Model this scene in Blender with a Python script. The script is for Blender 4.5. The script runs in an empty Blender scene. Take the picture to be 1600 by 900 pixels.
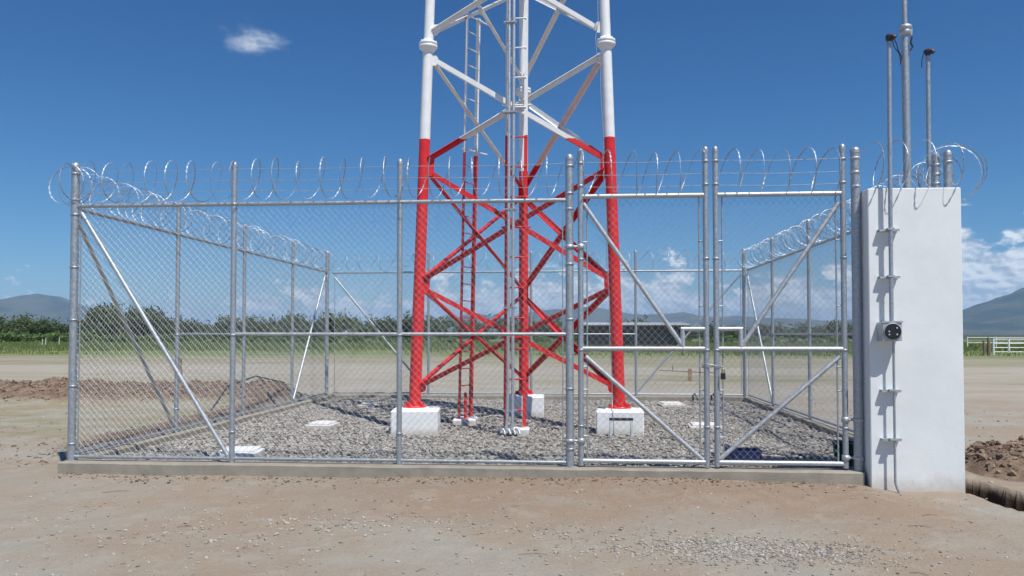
import bpy, math, random
import numpy as np
R = math.radians
S = bpy.context.scene
rng = np.random.default_rng(7)
random.seed(7)

# ------------------------------------------------------------------ camera
CAM_H = 1.6
cd = bpy.data.cameras.new('camera')
cam = bpy.data.objects.new('camera', cd)
S.collection.objects.link(cam)
cam.location = (0, 0, CAM_H)
cam.rotation_euler = (R(90 + 1.58), 0, R(4.29))
cd.sensor_width = 36
cd.lens = 1240 / 1600 * 36
cd.shift_y = (487.8 - 450) / 1600
cd.clip_start = 0.1
cd.clip_end = 60000
S.camera = cam

# ------------------------------------------------------------------ sky, clouds and sun
SUN = np.array([0.33, -0.44, 1.0])            # towards the sun
SUN = SUN / np.linalg.norm(SUN)
elev = math.asin(SUN[2])
azim = math.atan2(SUN[0], SUN[1])
SKY_STRENGTH = 0.085
CLOUD_STRENGTH = 1.02
SKY_CURVE = ((1.6, 0.80), (1.22, 0.86), (1.03, 1.0))     # exponent and gain of red, green, blue: clear, dry, deep blue air
world = bpy.data.worlds.new('World')
S.world = world
world.use_nodes = True


class NT:
    """small helper for writing node trees"""
    def __init__(s, tree):
        s.t = tree
        tree.nodes.clear()

    def n(s, typ, ins=None, **kw):
        nd = s.t.nodes.new(typ)
        for k, v in kw.items():
            setattr(nd, k, v)
        for k, v in (ins or {}).items():
            sock = nd.inputs[k]
            if isinstance(v, bpy.types.NodeSocket):
                s.t.links.new(v, sock)
            else:
                sock.default_value = v
        return nd

    def m(s, op, a, b=0.0, c=None, clamp=False):
        ins = {0: a, 1: b}
        if c is not None:
            ins[2] = c
        return s.n('ShaderNodeMath', ins, operation=op, use_clamp=clamp).outputs[0]

    def ss(s, v, lo, hi, a=0.0, b=1.0):
        return s.n('ShaderNodeMapRange', {'Value': v, 'From Min': lo, 'From Max': hi, 'To Min': a, 'To Max': b},
                   interpolation_type='SMOOTHSTEP').outputs[0]

    def lin(s, v, lo, hi, a=0.0, b=1.0):
        return s.n('ShaderNodeMapRange', {'Value': v, 'From Min': lo, 'From Max': hi, 'To Min': a, 'To Max': b}).outputs[0]

    def noise(s, vec, scale, detail=4, rough=0.55, dist=0.0):
        return s.n('ShaderNodeTexNoise', {'Vector': vec, 'Scale': scale, 'Detail': detail, 'Roughness': rough,
                                          'Distortion': dist}).outputs[0]

    def mix(s, f, a, b, blend='MIX'):
        nd = s.n('ShaderNodeMix', data_type='RGBA', blend_type=blend)
        for i, v in ((0, f), (6, a), (7, b)):
            if isinstance(v, bpy.types.NodeSocket):
                s.t.links.new(v, nd.inputs[i])
            else:
                nd.inputs[i].default_value = v if i == 0 else (v[0], v[1], v[2], 1)
        return nd.outputs[2]


w = NT(world.node_tree)
sky = w.n('ShaderNodeTexSky', sky_type='NISHITA')
sky.sun_disc = False
sky.sun_elevation = elev
sky.sun_rotation = azim
sky.altitude = 900
sky.air_density = 1.0
sky.dust_density = 0.35
sky.ozone_density = 3.0
tc = w.n('ShaderNodeTexCoord').outputs['Generated']
sp = w.n('ShaderNodeSeparateXYZ', {0: tc})
DEG = 57.29578
az = w.m('MULTIPLY', w.m('ARCTAN2', sp.outputs[0], sp.outputs[1]), DEG)
el = w.m('MULTIPLY', w.m('ARCSINE', sp.outputs[2]), DEG)
cv = w.n('ShaderNodeCombineXYZ', {0: az, 1: w.m('MULTIPLY', el, 1.7), 2: 0.0}).outputs[0]
cv2 = w.n('ShaderNodeVectorMath', {0: cv, 1: (-0.22, -0.3, 0)}, operation='ADD').outputs[0]
# height of the cloud tops along the horizon (degrees) as a curve over the azimuth
ramp = w.n('ShaderNodeValToRGB', {0: w.lin(az, -45, 45)})
cr = ramp.color_ramp
pts = [(-45, 2.0), (-36, 2.6), (-34, 1.4), (-31, 1.0), (-25, 1.8), (-21, 3.6), (-16, 3.4), (-12, 2.6), (-9.5, 3.9), (-4.0, 4.2), (-1.5, 4.7), (3, 4.9),
       (8, 5.0), (10, 2.6), (12.5, 3.8), (16, 5.0), (20, 4.0), (23, 6.4), (27, 6.9), (31, 7.3), (38, 6.0)]
for i, (a, h) in enumerate(pts):
    e = cr.elements[i] if i < 2 else cr.elements.new((a + 45) / 90)
    e.position = (a + 45) / 90
    e.color = (h / 10,) * 3 + (1,)
top = w.m('MULTIPLY', ramp.outputs[0], 10.0)
nz = w.noise(cv, 0.46, 7, 0.54)
nz2 = w.noise(cv2, 0.46, 7, 0.54)
edge = w.m('DIVIDE', w.m('SUBTRACT', top, el), 2.6)
dens = w.m('ADD', edge, w.m('MULTIPLY', w.m('SUBTRACT', nz, w.ss(az, 14, 24, 0.50, 0.53)), 3.8))
# one small cloud high on the left
dx = w.m('DIVIDE', w.m('SUBTRACT', az, -22.5), 3.5)
dy = w.m('DIVIDE', w.m('SUBTRACT', el, 19.4), 1.6)
rr = w.m('SQRT', w.m('ADD', w.m('MULTIPLY', dx, dx), w.m('MULTIPLY', dy, dy)))
dens2 = w.m('ADD', w.m('SUBTRACT', 0.72, rr), w.m('MULTIPLY', w.m('SUBTRACT', w.noise(cv, 0.55, 5, 0.5), 0.5), 1.3))
c1 = w.m('MULTIPLY', w.ss(dens, 0.0, 0.5), 0.96)
c2 = w.m('MULTIPLY', w.ss(dens2, 0.0, 0.75), 0.55)
cov = w.m('MAXIMUM', c1, c2)
lit = w.ss(w.m('SUBTRACT', nz, nz2), -0.10, 0.09)
ccol = w.mix(lit, (0.36, 0.46, 0.60), (0.80, 0.86, 0.93))
ccol = w.mix(w.ss(el, 0.0, 3.5), w.mix(0.4, ccol, (0.46, 0.57, 0.70)), ccol)
sk3 = w.n('ShaderNodeSeparateColor', {0: sky.outputs[0]})
skc = w.n('ShaderNodeCombineColor', {i: w.m('MULTIPLY', w.m('POWER', w.m('MULTIPLY', sk3.outputs[i], 0.1), e_), 10 * k_)
                                     for i, (e_, k_) in enumerate(SKY_CURVE)}).outputs[0]
bg1 = w.n('ShaderNodeBackground', {0: skc, 1: SKY_STRENGTH})
bg2 = w.n('ShaderNodeBackground', {0: ccol, 1: CLOUD_STRENGTH})
mx = w.n('ShaderNodeMixShader', {0: cov, 1: bg1.outputs[0], 2: bg2.outputs[0]})
w.n('ShaderNodeOutputWorld', {0: mx.outputs[0]})

sl = bpy.data.lights.new('sun', 'SUN')
sl.energy = 4.6
sl.angle = R(0.53)
sl.color = (1.0, 0.965, 0.91)
so = bpy.data.objects.new('sun', sl)
S.collection.objects.link(so)
from mathutils import Vector
so.rotation_euler = Vector(SUN).to_track_quat('Z', 'Y').to_euler()
so.location = (20, -20, 40)

S.view_settings.view_transform = 'Standard'
S.view_settings.look = 'None'
S.view_settings.exposure = 0.12
S.view_settings.gamma = 1.0
S.cycles.max_bounces = 6
S.cycles.volume_bounces = 1
S.cycles.use_denoising = True


# ------------------------------------------------------------------ helpers
def material(name, rough=0.8, metal=0.0, spec=0.5):
    m = bpy.data.materials.new(name)
    m.use_nodes = True
    t = NT(m.node_tree)
    b = t.n('ShaderNodeBsdfPrincipled', {'Roughness': rough, 'Metallic': metal, 'Specular IOR Level': spec})
    t.n('ShaderNodeOutputMaterial', {0: b.outputs[0]})
    return m, t, b


def link(t, a, b):
    t.t.links.new(a, b)


def simple(name, col, rough=0.8, metal=0.0, var=0.12, scale=12.0, bump=0.0, bscale=60.0, spec=0.5, stain=None):
    m, t, b = material(name, rough, metal, spec)
    pos = t.n('ShaderNodeNewGeometry').outputs['Position']
    f = t.noise(pos, scale, 5, 0.6)
    c = t.mix(t.ss(f, 0.3, 0.7), tuple(x * (1 - var) for x in col), tuple(min(1, x * (1 + var)) for x in col))
    if stain:
        c = t.mix(t.ss(t.noise(pos, stain[1], 6, 0.65), 0.52, 0.72, 0, stain[2]), c, stain[0])
    link(t, c, b.inputs['Base Color'])
    if bump:
        bp = t.n('ShaderNodeBump', {'Height': t.noise(pos, bscale, 4), 'Strength': bump, 'Distance': 0.01})
        link(t, bp.outputs[0], b.inputs['Normal'])
    return m


class MB:
    """collects geometry and links it as one mesh object"""
    def __init__(s):
        s.v = []
        s.f = []
        s.sm = []
        s.n = 0

    def add(s, verts, faces, smooth=False):
        verts = np.asarray(verts, float)
        s.v.append(verts)
        for f in faces:
            s.f.append([i + s.n for i in f])
            s.sm.append(smooth)
        s.n += len(verts)

    def box(s, x0, x1, y0, y1, z0, z1, rot=0.0, bev=0.0):
        if bev:
            # chamfered box: vertical edges and top edge cut
            b = bev
            ring = lambda e, z: [(x0 + e, y0 + e + b, z), (x0 + e + b, y0 + e, z), (x1 - e - b, y0 + e, z), (x1 - e, y0 + e + b, z),
                                 (x1 - e, y1 - e - b, z), (x1 - e - b, y1 - e, z), (x0 + e + b, y1 - e, z), (x0 + e, y1 - e - b, z)]
            v = ring(0, z0) + ring(0, z1 - b) + ring(b, z1)
            f = [[i, (i + 1) % 8, 8 + (i + 1) % 8, 8 + i] for i in range(8)]
            f += [[8 + i, 8 + (i + 1) % 8, 16 + (i + 1) % 8, 16 + i] for i in range(8)]
            f += [list(range(16, 24)), list(range(7, -1, -1))]
        else:
            v = [(x, y, z) for z in (z0, z1) for x, y in ((x0, y0), (x1, y0), (x1, y1), (x0, y1))]
            f = [[3, 2, 1, 0], [4, 5, 6, 7], [0, 1, 5, 4], [1, 2, 6, 5], [2, 3, 7, 6], [3, 0, 4, 7]]
        v = np.array(v, float)
        if rot:
            cx, cy = (x0 + x1) / 2, (y0 + y1) / 2
            c, sn = math.cos(rot), math.sin(rot)
            d = v - (cx, cy, 0)
            v = np.stack([cx + d[:, 0] * c - d[:, 1] * sn, cy + d[:, 0] * sn + d[:, 1] * c, d[:, 2]], 1)
        s.add(v, f)
        return s

    def tube(s, pts, r, n=8, caps=True, smooth=True):
        pts = np.asarray(pts, float)
        k = len(pts)
        rad = np.full(k, r) if np.isscalar(r) else np.asarray(r, float)
        tan = np.gradient(pts, axis=0)
        tan /= np.linalg.norm(tan, axis=1)[:, None] + 1e-12
        ref = np.array([0, 0, 1.0]) if abs(tan[0][2]) < 0.9 else np.array([1.0, 0, 0])
        a = np.cross(tan[0], ref)
        a /= np.linalg.norm(a)
        rings = []
        ang = np.arange(n) * 2 * math.pi / n
        for i in range(k):
            a = a - tan[i] * (a @ tan[i])
            a /= np.linalg.norm(a) + 1e-12
            b = np.cross(tan[i], a)
            rings.append(pts[i] + rad[i] * (np.cos(ang)[:, None] * a + np.sin(ang)[:, None] * b))
        v = np.concatenate(rings)
        f = []
        for i in range(k - 1):
            for j in range(n):
                j2 = (j + 1) % n
                f.append([i * n + j, i * n + j2, (i + 1) * n + j2, (i + 1) * n + j])
        s.add(v, f, smooth)
        if caps:
            base = s.n
            s.add(v[:n], [list(range(n - 1, -1, -1))])
            s.add(v[-n:], [list(range(n))])
        return s

    def rod(s, a, b, r, n=8):
        return s.tube([a, b], r, n)

    def lathe(s, c, prof, n=16, axis=(0, 0, 1)):
        """profile of (radius, height) about a vertical axis through c"""
        ang = np.arange(n) * 2 * math.pi / n
        v = []
        for r, h in prof:
            v += [(c[0] + r * math.cos(t), c[1] + r * math.sin(t), c[2] + h) for t in ang]
        f = [[i * n + j, i * n + (j + 1) % n, (i + 1) * n + (j + 1) % n, (i + 1) * n + j]
             for i in range(len(prof) - 1) for j in range(n)]
        s.add(v, f, True)
        s.add(v[:n], [list(range(n - 1, -1, -1))])
        s.add(v[-n:], [list(range(n))])
        return s

    def prism(s, poly, d):
        """flat polygon (list of 3D points) thickened by the vector d"""
        p = np.asarray(poly, float)
        d = np.asarray(d, float)
        n = len(p)
        s.add(np.concatenate([p, p + d]), [list(range(n - 1, -1, -1)), list(range(n, 2 * n))] +
              [[i, (i + 1) % n, n + (i + 1) % n, n + i] for i in range(n)])
        return s

    def angle(s, a, b, nrm, w_=0.075, t=0.008, off=0.0, side=1, upper=None):
        """L-shaped steel angle from a to b, one flange in the plane whose normal is nrm, the other pointing against nrm"""
        a, b, nrm = (np.asarray(q, float) for q in (a, b, nrm))
        d = b - a
        d /= np.linalg.norm(d)
        nrm = nrm - d * (nrm @ d)
        nrm /= np.linalg.norm(nrm)
        u = np.cross(nrm, d) * side
        if upper is not None and (u[2] > 0) != upper:
            u = -u
        o = nrm * off
        sec = [(-w_ / 2, 0), (w_ / 2, 0), (w_ / 2, -w_), (w_ / 2 - t, -w_), (w_ / 2 - t, -t), (-w_ / 2, -t)]
        ring = lambda p: [p + o + u * x + nrm * y for x, y in sec]
        v = ring(a) + ring(b)
        n = 6
        s.add(v, [[i, (i + 1) % n, n + (i + 1) % n, n + i] for i in range(n)] + [[5, 4, 1, 0], [4, 3, 2, 1], [6, 7, 10, 11], [7, 8, 9, 10]])
        return s

    def build(s, name, mat, parent=None, loc=None):
        me = bpy.data.meshes.new(name)
        v = np.concatenate(s.v)
        o = bpy.data.objects.new(name, me)
        S.collection.objects.link(o)
        org = np.zeros(3)
        if parent is not None:
            o.parent = parent
            q = parent
            while q is not None:
                org += np.array(q.location)
                q = q.parent
        elif loc is not None:
            org = np.array(loc, float)
            o.location = loc
        me.from_pydata((v - org).tolist(), [], s.f)
        me.polygons.foreach_set('use_smooth', s.sm)
        me.materials.append(mat)
        me.update()
        return o


def fast_mesh(name, v, quads, mat, parent=None, smooth=False, org=(0, 0, 0)):
    v = np.ascontiguousarray(v, dtype=np.float32).reshape(-1, 3)
    quads = np.ascontiguousarray(quads, dtype=np.int32)
    k = quads.shape[1]
    me = bpy.data.meshes.new(name)
    me.vertices.add(len(v))
    me.vertices.foreach_set('co', (v - np.asarray(org, np.float32)).ravel())
    me.loops.add(quads.size)
    me.loops.foreach_set('vertex_index', quads.ravel())
    me.polygons.add(len(quads))
    me.polygons.foreach_set('loop_start', np.arange(0, quads.size, k, dtype=np.int32))
    me.polygons.foreach_set('loop_total', np.full(len(quads), k, dtype=np.int32))
    me.polygons.foreach_set('use_smooth', np.full(len(quads), smooth))
    me.update(calc_edges=True)
    me.materials.append(mat)
    o = bpy.data.objects.new(name, me)
    S.collection.objects.link(o)
    if parent is not None:
        o.parent = parent
    else:
        o.location = org
    return o


def set_attr(o, name, per_vertex):
    a = o.data.attributes.new(name, 'FLOAT', 'POINT')
    a.data.foreach_set('value', np.ascontiguousarray(per_vertex, dtype=np.float32))


def tag(o, label=None, cat=None, group=None, kind=None):
    if label:
        o['label'] = label
    if cat:
        o['category'] = cat
    if group:
        o['group'] = group
    if kind:
        o['kind'] = kind
    return o


def empty(name, loc, label, cat, group=None):
    o = bpy.data.objects.new(name, None)
    o.empty_display_size = 0.3
    o.location = loc
    S.collection.objects.link(o)
    return tag(o, label, cat, group)


def copy_tree(o, parent=None):
    c = o.copy()
    S.collection.objects.link(c)
    if parent is not None:
        c.parent = parent
    for ch in list(o.children):
        copy_tree(ch, c)
    return c


def vnoise(x, y, seed=0):
    xi = np.floor(x).astype(np.int64)
    yi = np.floor(y).astype(np.int64)
    xf, yf = x - xi, y - yi
    xf = xf * xf * (3 - 2 * xf)
    yf = yf * yf * (3 - 2 * yf)

    def h(a, b):
        n = (a * 374761393 + b * 668265263 + seed * 974634777) & 0x7fffffff
        n = ((n ^ (n >> 13)) * 1274126177) & 0x7fffffff
        return ((n ^ (n >> 16)) & 0xffff) / 65535.0
    a, b, c, d = h(xi, yi), h(xi + 1, yi), h(xi, yi + 1), h(xi + 1, yi + 1)
    return (a * (1 - xf) + b * xf) * (1 - yf) + (c * (1 - xf) + d * xf) * yf


def fbm(x, y, octv=5, seed=0, gain=0.5):
    s, a, t = 0, 1.0, 0
    for i in range(octv):
        s = s + a * vnoise(x * 2 ** i + i * 17.3, y * 2 ** i - i * 9.1, seed + i)
        t += a
        a *= gain
    return s / t


def sst(x, a, b):
    t = np.clip((x - a) / (b - a), 0, 1)
    return t * t * (3 - 2 * t)


# ------------------------------------------------------------------ materials
def galvanised(name, base=(0.52, 0.56, 0.60), rough=0.42, metal=0.75):
    m, t, b = material(name, rough, metal)
    pos = t.n('ShaderNodeNewGeometry').outputs['Position']
    f1 = t.noise(pos, 38, 3, 0.7)
    f2 = t.noise(pos, 3.0, 4, 0.6)
    c = t.mix(t.ss(f1, 0.3, 0.7), tuple(x * 0.82 for x in base), tuple(min(1, x * 1.15) for x in base))
    c = t.mix(t.ss(f2, 0.45, 0.75, 0, 0.45), c, (0.36, 0.39, 0.42))
    link(t, c, b.inputs['Base Color'])
    link(t, t.lin(f1, 0.3, 0.7, rough - 0.08, rough + 0.16), b.inputs['Roughness'])
    return m


M_GALV = galvanised('galvanised_steel', (0.42, 0.46, 0.49), 0.45, 0.65)
M_GALV2 = galvanised('bright_galvanised_steel', (0.50, 0.53, 0.55), 0.48, 0.65)
M_WIRE = galvanised('galvanised_wire', (0.42, 0.45, 0.47), 0.55, 0.6)
M_RAZOR = galvanised('razor_wire_steel', (0.46, 0.50, 0.54), 0.5, 0.7)


def tower_paint(name, white=(0.84, 0.85, 0.84)):
    m, t, b = material(name, 0.38)
    g = t.n('ShaderNodeNewGeometry')
    pos = g.outputs['Position']
    z = t.n('ShaderNodeSeparateXYZ', {0: pos}).outputs[2]
    zz = t.m('ADD', z, t.m('MULTIPLY', t.m('SUBTRACT', t.noise(pos, 14, 3), 0.5), 0.03))
    red = t.m('LESS_THAN', zz, 4.66)
    red = t.m('MAXIMUM', red, t.m('GREATER_THAN', z, 10.4))
    f = t.noise(pos, 7, 5, 0.65)
    rc = t.mix(t.ss(f, 0.3, 0.7), (0.60, 0.018, 0.022), (0.74, 0.03, 0.03))
    wc = t.mix(t.ss(f, 0.3, 0.75), white, tuple(x * 0.88 for x in white))
    # chalking, scuffs and a little rust
    cc = t.mix(red, wc, rc)
    st = t.noise(t.n('ShaderNodeMapping', {0: pos, 3: (9, 9, 1.6)}).outputs[0], 1.0, 6, 0.7)
    cc = t.mix(t.ss(st, 0.56, 0.74, 0, 0.35), cc, t.mix(red, (0.50, 0.44, 0.38), (0.40, 0.07, 0.055)))
    cc = t.mix(t.ss(t.noise(pos, 26, 4, 0.6), 0.69, 0.74, 0, 0.6), cc, (0.20, 0.09, 0.05))
    link(t, cc, b.inputs['Base Color'])
    link(t, t.lin(f, 0.2, 0.8, 0.3, 0.5), b.inputs['Roughness'])
    bp = t.n('ShaderNodeBump', {'Height': t.noise(pos, 45, 3), 'Strength': 0.12, 'Distance': 0.004})
    link(t, bp.outputs[0], b.inputs['Normal'])
    return m


M_TOWER = tower_paint('tower_paint')
M_PINK = tower_paint('thin_white_over_red_paint', (0.85, 0.72, 0.70))
M_BLOCK = simple('white_painted_concrete', (0.86, 0.87, 0.86), 0.75, var=0.03, scale=6, bump=0.35, bscale=35,
                 stain=((0.50, 0.46, 0.40), 5.0, 0.35))
t_ = NT.__new__(NT)
t_.t = M_BLOCK.node_tree
_b = [n_ for n_ in M_BLOCK.node_tree.nodes if n_.type == 'BSDF_PRINCIPLED'][0]
_src = _b.inputs['Base Color'].links[0].from_socket
_pos = t_.n('ShaderNodeNewGeometry').outputs['Position']
_z = t_.n('ShaderNodeSeparateXYZ', {0: _pos}).outputs[2]
_m = t_.ss(t_.m('ADD', _z, t_.m('MULTIPLY', t_.noise(_pos, 7, 5, 0.7), 0.16)), 0.17, 0.30, 0.6, 0.0)
link(t_, t_.mix(_m, _src, (0.42, 0.36, 0.29)), _b.inputs['Base Color'])
M_KERB = simple('kerb_concrete', (0.30, 0.272, 0.222), 0.9, var=0.14, scale=5, bump=0.5, bscale=70,
                stain=((0.28, 0.24, 0.20), 3.0, 0.5))
M_BLACK = simple('black_plastic', (0.015, 0.016, 0.02), 0.35, var=0.2)
M_CABLE = simple('dark_cable', (0.03, 0.03, 0.04), 0.5, var=0.2)
M_BLUE = simple('navy_blue_plastic', (0.022, 0.035, 0.12), 0.4, var=0.25, scale=20)
M_GREEN = simple('dark_green_plastic', (0.02, 0.07, 0.055), 0.4, var=0.2)
M_GREYBOX = simple('grey_painted_steel', (0.44, 0.47, 0.49), 0.45, 0.3, var=0.08)
M_HEAD = simple('dark_weatherhead_metal', (0.035, 0.036, 0.06), 0.5, 0.2, var=0.2)
M_BRASS = simple('brass', (0.45, 0.33, 0.12), 0.35, 0.9, var=0.15)
M_WOOD = simple('weathered_wood', (0.20, 0.15, 0.11), 0.9, var=0.35, scale=25, bump=0.5)
M_RUST = simple('orange_stake_paint', (0.32, 0.19, 0.10), 0.8, var=0.3, scale=30)
M_BARK = simple('bark', (0.10, 0.075, 0.05), 0.95, var=0.3, scale=8)
M_PIPE_WHITE = simple('white_pipe_paint', (0.78, 0.79, 0.78), 0.45, var=0.05)
M_SHED_ROOF = simple('pale_sheet_roof', (0.60, 0.62, 0.62), 0.5, 0.2, var=0.1, scale=1.5)
M_SHED_DARK = simple('dark_shed_boards', (0.02, 0.02, 0.024), 0.9, var=0.3, scale=2)


def attr_mat(name, c0, c1, rough=0.92, bump=0.0):
    m, t, b = material(name, rough, 0, 0.3)
    a = t.n('ShaderNodeAttribute', attribute_name='tone').outputs['Fac']
    pos = t.n('ShaderNodeNewGeometry').outputs['Position']
    c = t.mix(a, c0, c1)
    f = t.noise(pos, 40, 3)
    c = t.mix(t.ss(f, 0.3, 0.7, 0, 0.3), c, tuple(x * 0.7 for x in c0))
    link(t, c, b.inputs['Base Color'])
    return m


M_GRAVEL = attr_mat('crushed_stone', (0.19, 0.175, 0.155), (0.50, 0.47, 0.425))
M_PEBBLE = attr_mat('loose_pebbles', (0.22, 0.20, 0.17), (0.50, 0.46, 0.40))
M_CLOD = attr_mat('dug_soil_clods', (0.13, 0.088, 0.062), (0.36, 0.275, 0.20))


def leaf_mat(name, c0, c1):
    m, t, b = material(name, 0.75, 0, 0.25)
    a = t.n('ShaderNodeAttribute', attribute_name='tone').outputs['Fac']
    r = t.n('ShaderNodeObjectInfo').outputs['Random']
    c = t.mix(a, c0, c1)
    c = t.mix(t.lin(r, 0, 1, 0, 0.35), c, tuple(x * 0.6 for x in c0))
    link(t, c, b.inputs['Base Color'])
    tr = t.n('ShaderNodeBsdfTranslucent', {0: c})
    mx_ = t.n('ShaderNodeMixShader', {0: 0.25, 1: b.outputs[0], 2: tr.outputs[0]})
    t.n('ShaderNodeOutputMaterial', {0: mx_.outputs[0]}).is_active_output = True
    return m


M_LEAF = leaf_mat('shrub_leaves', (0.07, 0.105, 0.045), (0.17, 0.22, 0.09))
M_LEAF2 = leaf_mat('weed_leaves', (0.09, 0.16, 0.045), (0.20, 0.29, 0.09))
M_GRASS = leaf_mat('grass_blades', (0.12, 0.17, 0.05), (0.26, 0.30, 0.10))

# ------------------------------------------------------------------ terrain
FX0, FX1, FY0, FY1 = -5.75, 4.0, 8.63, 18.5      # fence lines


def trench_x(y):
    """centre line of the open trench that runs past the right side of the wall"""
    return 4.25 + 0.20 * (8.5 - y) + 0.04 * np.sin(y * 3.1) + 0.03 * np.sin(y * 7.7 + 1)


def masks(x, y):
    n1 = fbm(x * 1.3, y * 1.3, 4, 11)
    # heap of dug soil beyond the left fence
    cy = 18.7 + 0.5 * (fbm(x * 0.35, x * 0 + 3.3, 2, 5) - 0.5) * 2 - 0.9 * sst(x, -8.2, -6.2)
    dy_ = (y - cy) / (1.15 + 0.35 * n1)
    left = np.exp(-dy_ ** 2 * 1.4) * sst(-x, 6.15, 7.0) * sst(x, -30, -26)
    # spread of rubble down the outside of the left fence
    rub = np.exp(-((x + 6.9) / 0.55) ** 2) * sst(y, 9.0, 12.0) * (1 - sst(y, 17.8, 19.0)) * 0.28
    # heap right of the pillar
    dxr = (y - (9.95 - 0.22 * (x - 4.4))) / 0.62
    right = np.exp(-dxr ** 2) * sst(x, 4.45, 4.95) * (1 - sst(x, 11, 13))
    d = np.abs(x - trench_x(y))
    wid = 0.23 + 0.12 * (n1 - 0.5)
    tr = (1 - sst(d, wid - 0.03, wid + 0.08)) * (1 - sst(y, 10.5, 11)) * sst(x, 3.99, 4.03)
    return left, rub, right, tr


def ground_z(x, y):
    left, rub, right, tr = masks(x, y)
    near = 1 - sst(np.hypot(x, y), 25, 60)
    z = 0.05 * (fbm(x * 0.25, y * 0.25, 3, 1) - 0.5) * sst(np.hypot(x, y - 8), 5, 14) * near
    z = z + near * (0.045 * (fbm(x * 1.1, y * 1.1, 4, 2) - 0.5) + 0.014 * (fbm(x * 7, y * 7, 3, 3) - 0.5))
    # earth banked against the front kerb
    bank = (1 - sst(np.abs(y - 8.35), 0.25, 1.5)) * sst(x, -7.5, -5.3) * (1 - sst(x, 2.7, 3.5))
    hump = 0.5 + 0.45 * np.exp(-((x - 0.9) / 1.3) ** 2) + 0.25 * (fbm(x * 0.8, y * 0.5, 3, 9) - 0.5)
    z = z + bank * 0.095 * hump
    # level pad inside the kerb
    pad = sst(x, FX0 - 0.05, FX0 + 0.03) * (1 - sst(x, FX1 - 0.03, FX1 + 0.05)) * sst(y, FY0 - 0.03, FY0 + 0.04) * (1 - sst(y, FY1 - 0.03, FY1 + 0.03))
    z = z * (1 - pad) + (0.052 + 0.075 * (fbm(x * 1.6, y * 1.6, 4, 40) - 0.3).clip(0)) * pad
    rough = fbm(x * 2.4, y * 2.4, 5, 21, 0.62)
    z = z + left * (0.20 + 0.42 * rough) + rub * (0.1 + 0.4 * rough) * 0.6 + right * (0.12 + 0.36 * rough)
    z = z - tr * (0.55 + 0.1 * rough)
    # slow swell of the far land
    z = z + 0.0 * x
    return z


def axis(parts):
    out = []
    for a, b, s_ in parts:
        out.append(np.arange(a, b, s_))
    return np.unique(np.concatenate(out + [[parts[-1][1]]]))


def geo(a, b, n):
    return a * (b / a) ** (np.arange(n + 1) / n)


gx = np.concatenate([-geo(14, 12000, 46)[::-1], np.arange(-13.8, -6.6, 0.07), np.arange(-6.5, 6.8, 0.042), np.arange(6.8, 13.9, 0.13), geo(14, 12000, 46)])
gy = np.concatenate([-geo(4, 3000, 10)[::-1], np.arange(-3.5, 4.4, 0.5), np.arange(4.5, 8.9, 0.04), np.arange(8.95, 21, 0.075), geo(21.1, 15500, 80)])
GX, GY = np.meshgrid(gx, gy)
GZ = ground_z(GX, GY)
nx, ny = len(gx), len(gy)
idx = np.arange(nx * ny).reshape(ny, nx)
q = np.stack([idx[:-1, :-1], idx[:-1, 1:], idx[1:, 1:], idx[1:, :-1]], -1).reshape(-1, 4)

mg, t, b = material('desert_ground', 0.95, 0, 0.2)
pos = t.n('ShaderNodeNewGeometry').outputs['Position']
sx = t.n('ShaderNodeSeparateXYZ', {0: pos})
X_, Y_ = sx.outputs[0], sx.outputs[1]
big = t.noise(pos, 0.55, 5, 0.6)
med = t.noise(pos, 2.6, 6, 0.65, 0.4)
fine = t.noise(pos, 34, 5, 0.75)
grit = t.noise(pos, 150, 2, 0.6)
tan_ = (0.335, 0.265, 0.195)
grey = (0.349, 0.321, 0.265)
red_ = (0.275, 0.190, 0.128)
c = t.mix(t.ss(big, 0.40, 0.60), grey, tan_)
# redder fill banked along the kerb
bk = t.m('MULTIPLY', t.ss(Y_, 6.2, 7.7), t.ss(Y_, 8.3, 9.3, 1, 0))
bk = t.m('MULTIPLY', bk, t.ss(X_, -4.5, -1.0, 0.25, 1))
bk = t.m('MULTIPLY', bk, t.ss(X_, 2.6, 4.0, 1, 0))
c = t.mix(t.m('MULTIPLY', bk, t.ss(med, 0.35, 0.6, 0.45, 0.95)), c, red_)
c = t.mix(t.ss(med, 0.50, 0.68, 0, 0.35), c, (0.44, 0.41, 0.345))
c = t.mix(t.ss(fine, 0.45, 0.72, 0, 0.40), c, (0.245, 0.20, 0.15))
c = t.mix(t.ss(grit, 0.58, 0.66, 0, 0.5), c, (0.56, 0.51, 0.44))
# farther out: pale track, patchy scrub strips, then meadow, then far dark scrub
low = t.noise(t.n('ShaderNodeMapping', {0: pos, 3: (0.045, 0.20, 1)}).outputs[0], 1.0, 5, 0.6)
wob = t.m('MULTIPLY', t.m('SUBTRACT', low, 0.5), 1.0)
lny = t.m('LOGARITHM', t.m('MAXIMUM', Y_, 1.0), math.e)
lw = t.m('ADD', lny, t.m('MULTIPLY', wob, 0.42))
far = t.ss(Y_, 19, 22)
cf = t.mix(t.ss(t.noise(t.n('ShaderNodeMapping', {0: pos, 3: (0.45, 0.8, 1)}).outputs[0], 1.0, 5, 0.65), 0.35, 0.65),
           (0.385, 0.365, 0.30), (0.355, 0.30, 0.235))
def band(lo, hi, soft=0.10):
    return t.m('MULTIPLY', t.ss(lw, math.log(lo) - soft, math.log(lo) + soft), t.ss(lw, math.log(hi) - soft, math.log(hi) + soft, 1, 0))
patch = t.ss(t.noise(t.n('ShaderNodeMapping', {0: pos, 3: (0.10, 0.5, 1)}).outputs[0], 1.0, 6, 0.7), 0.42, 0.60)
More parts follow.
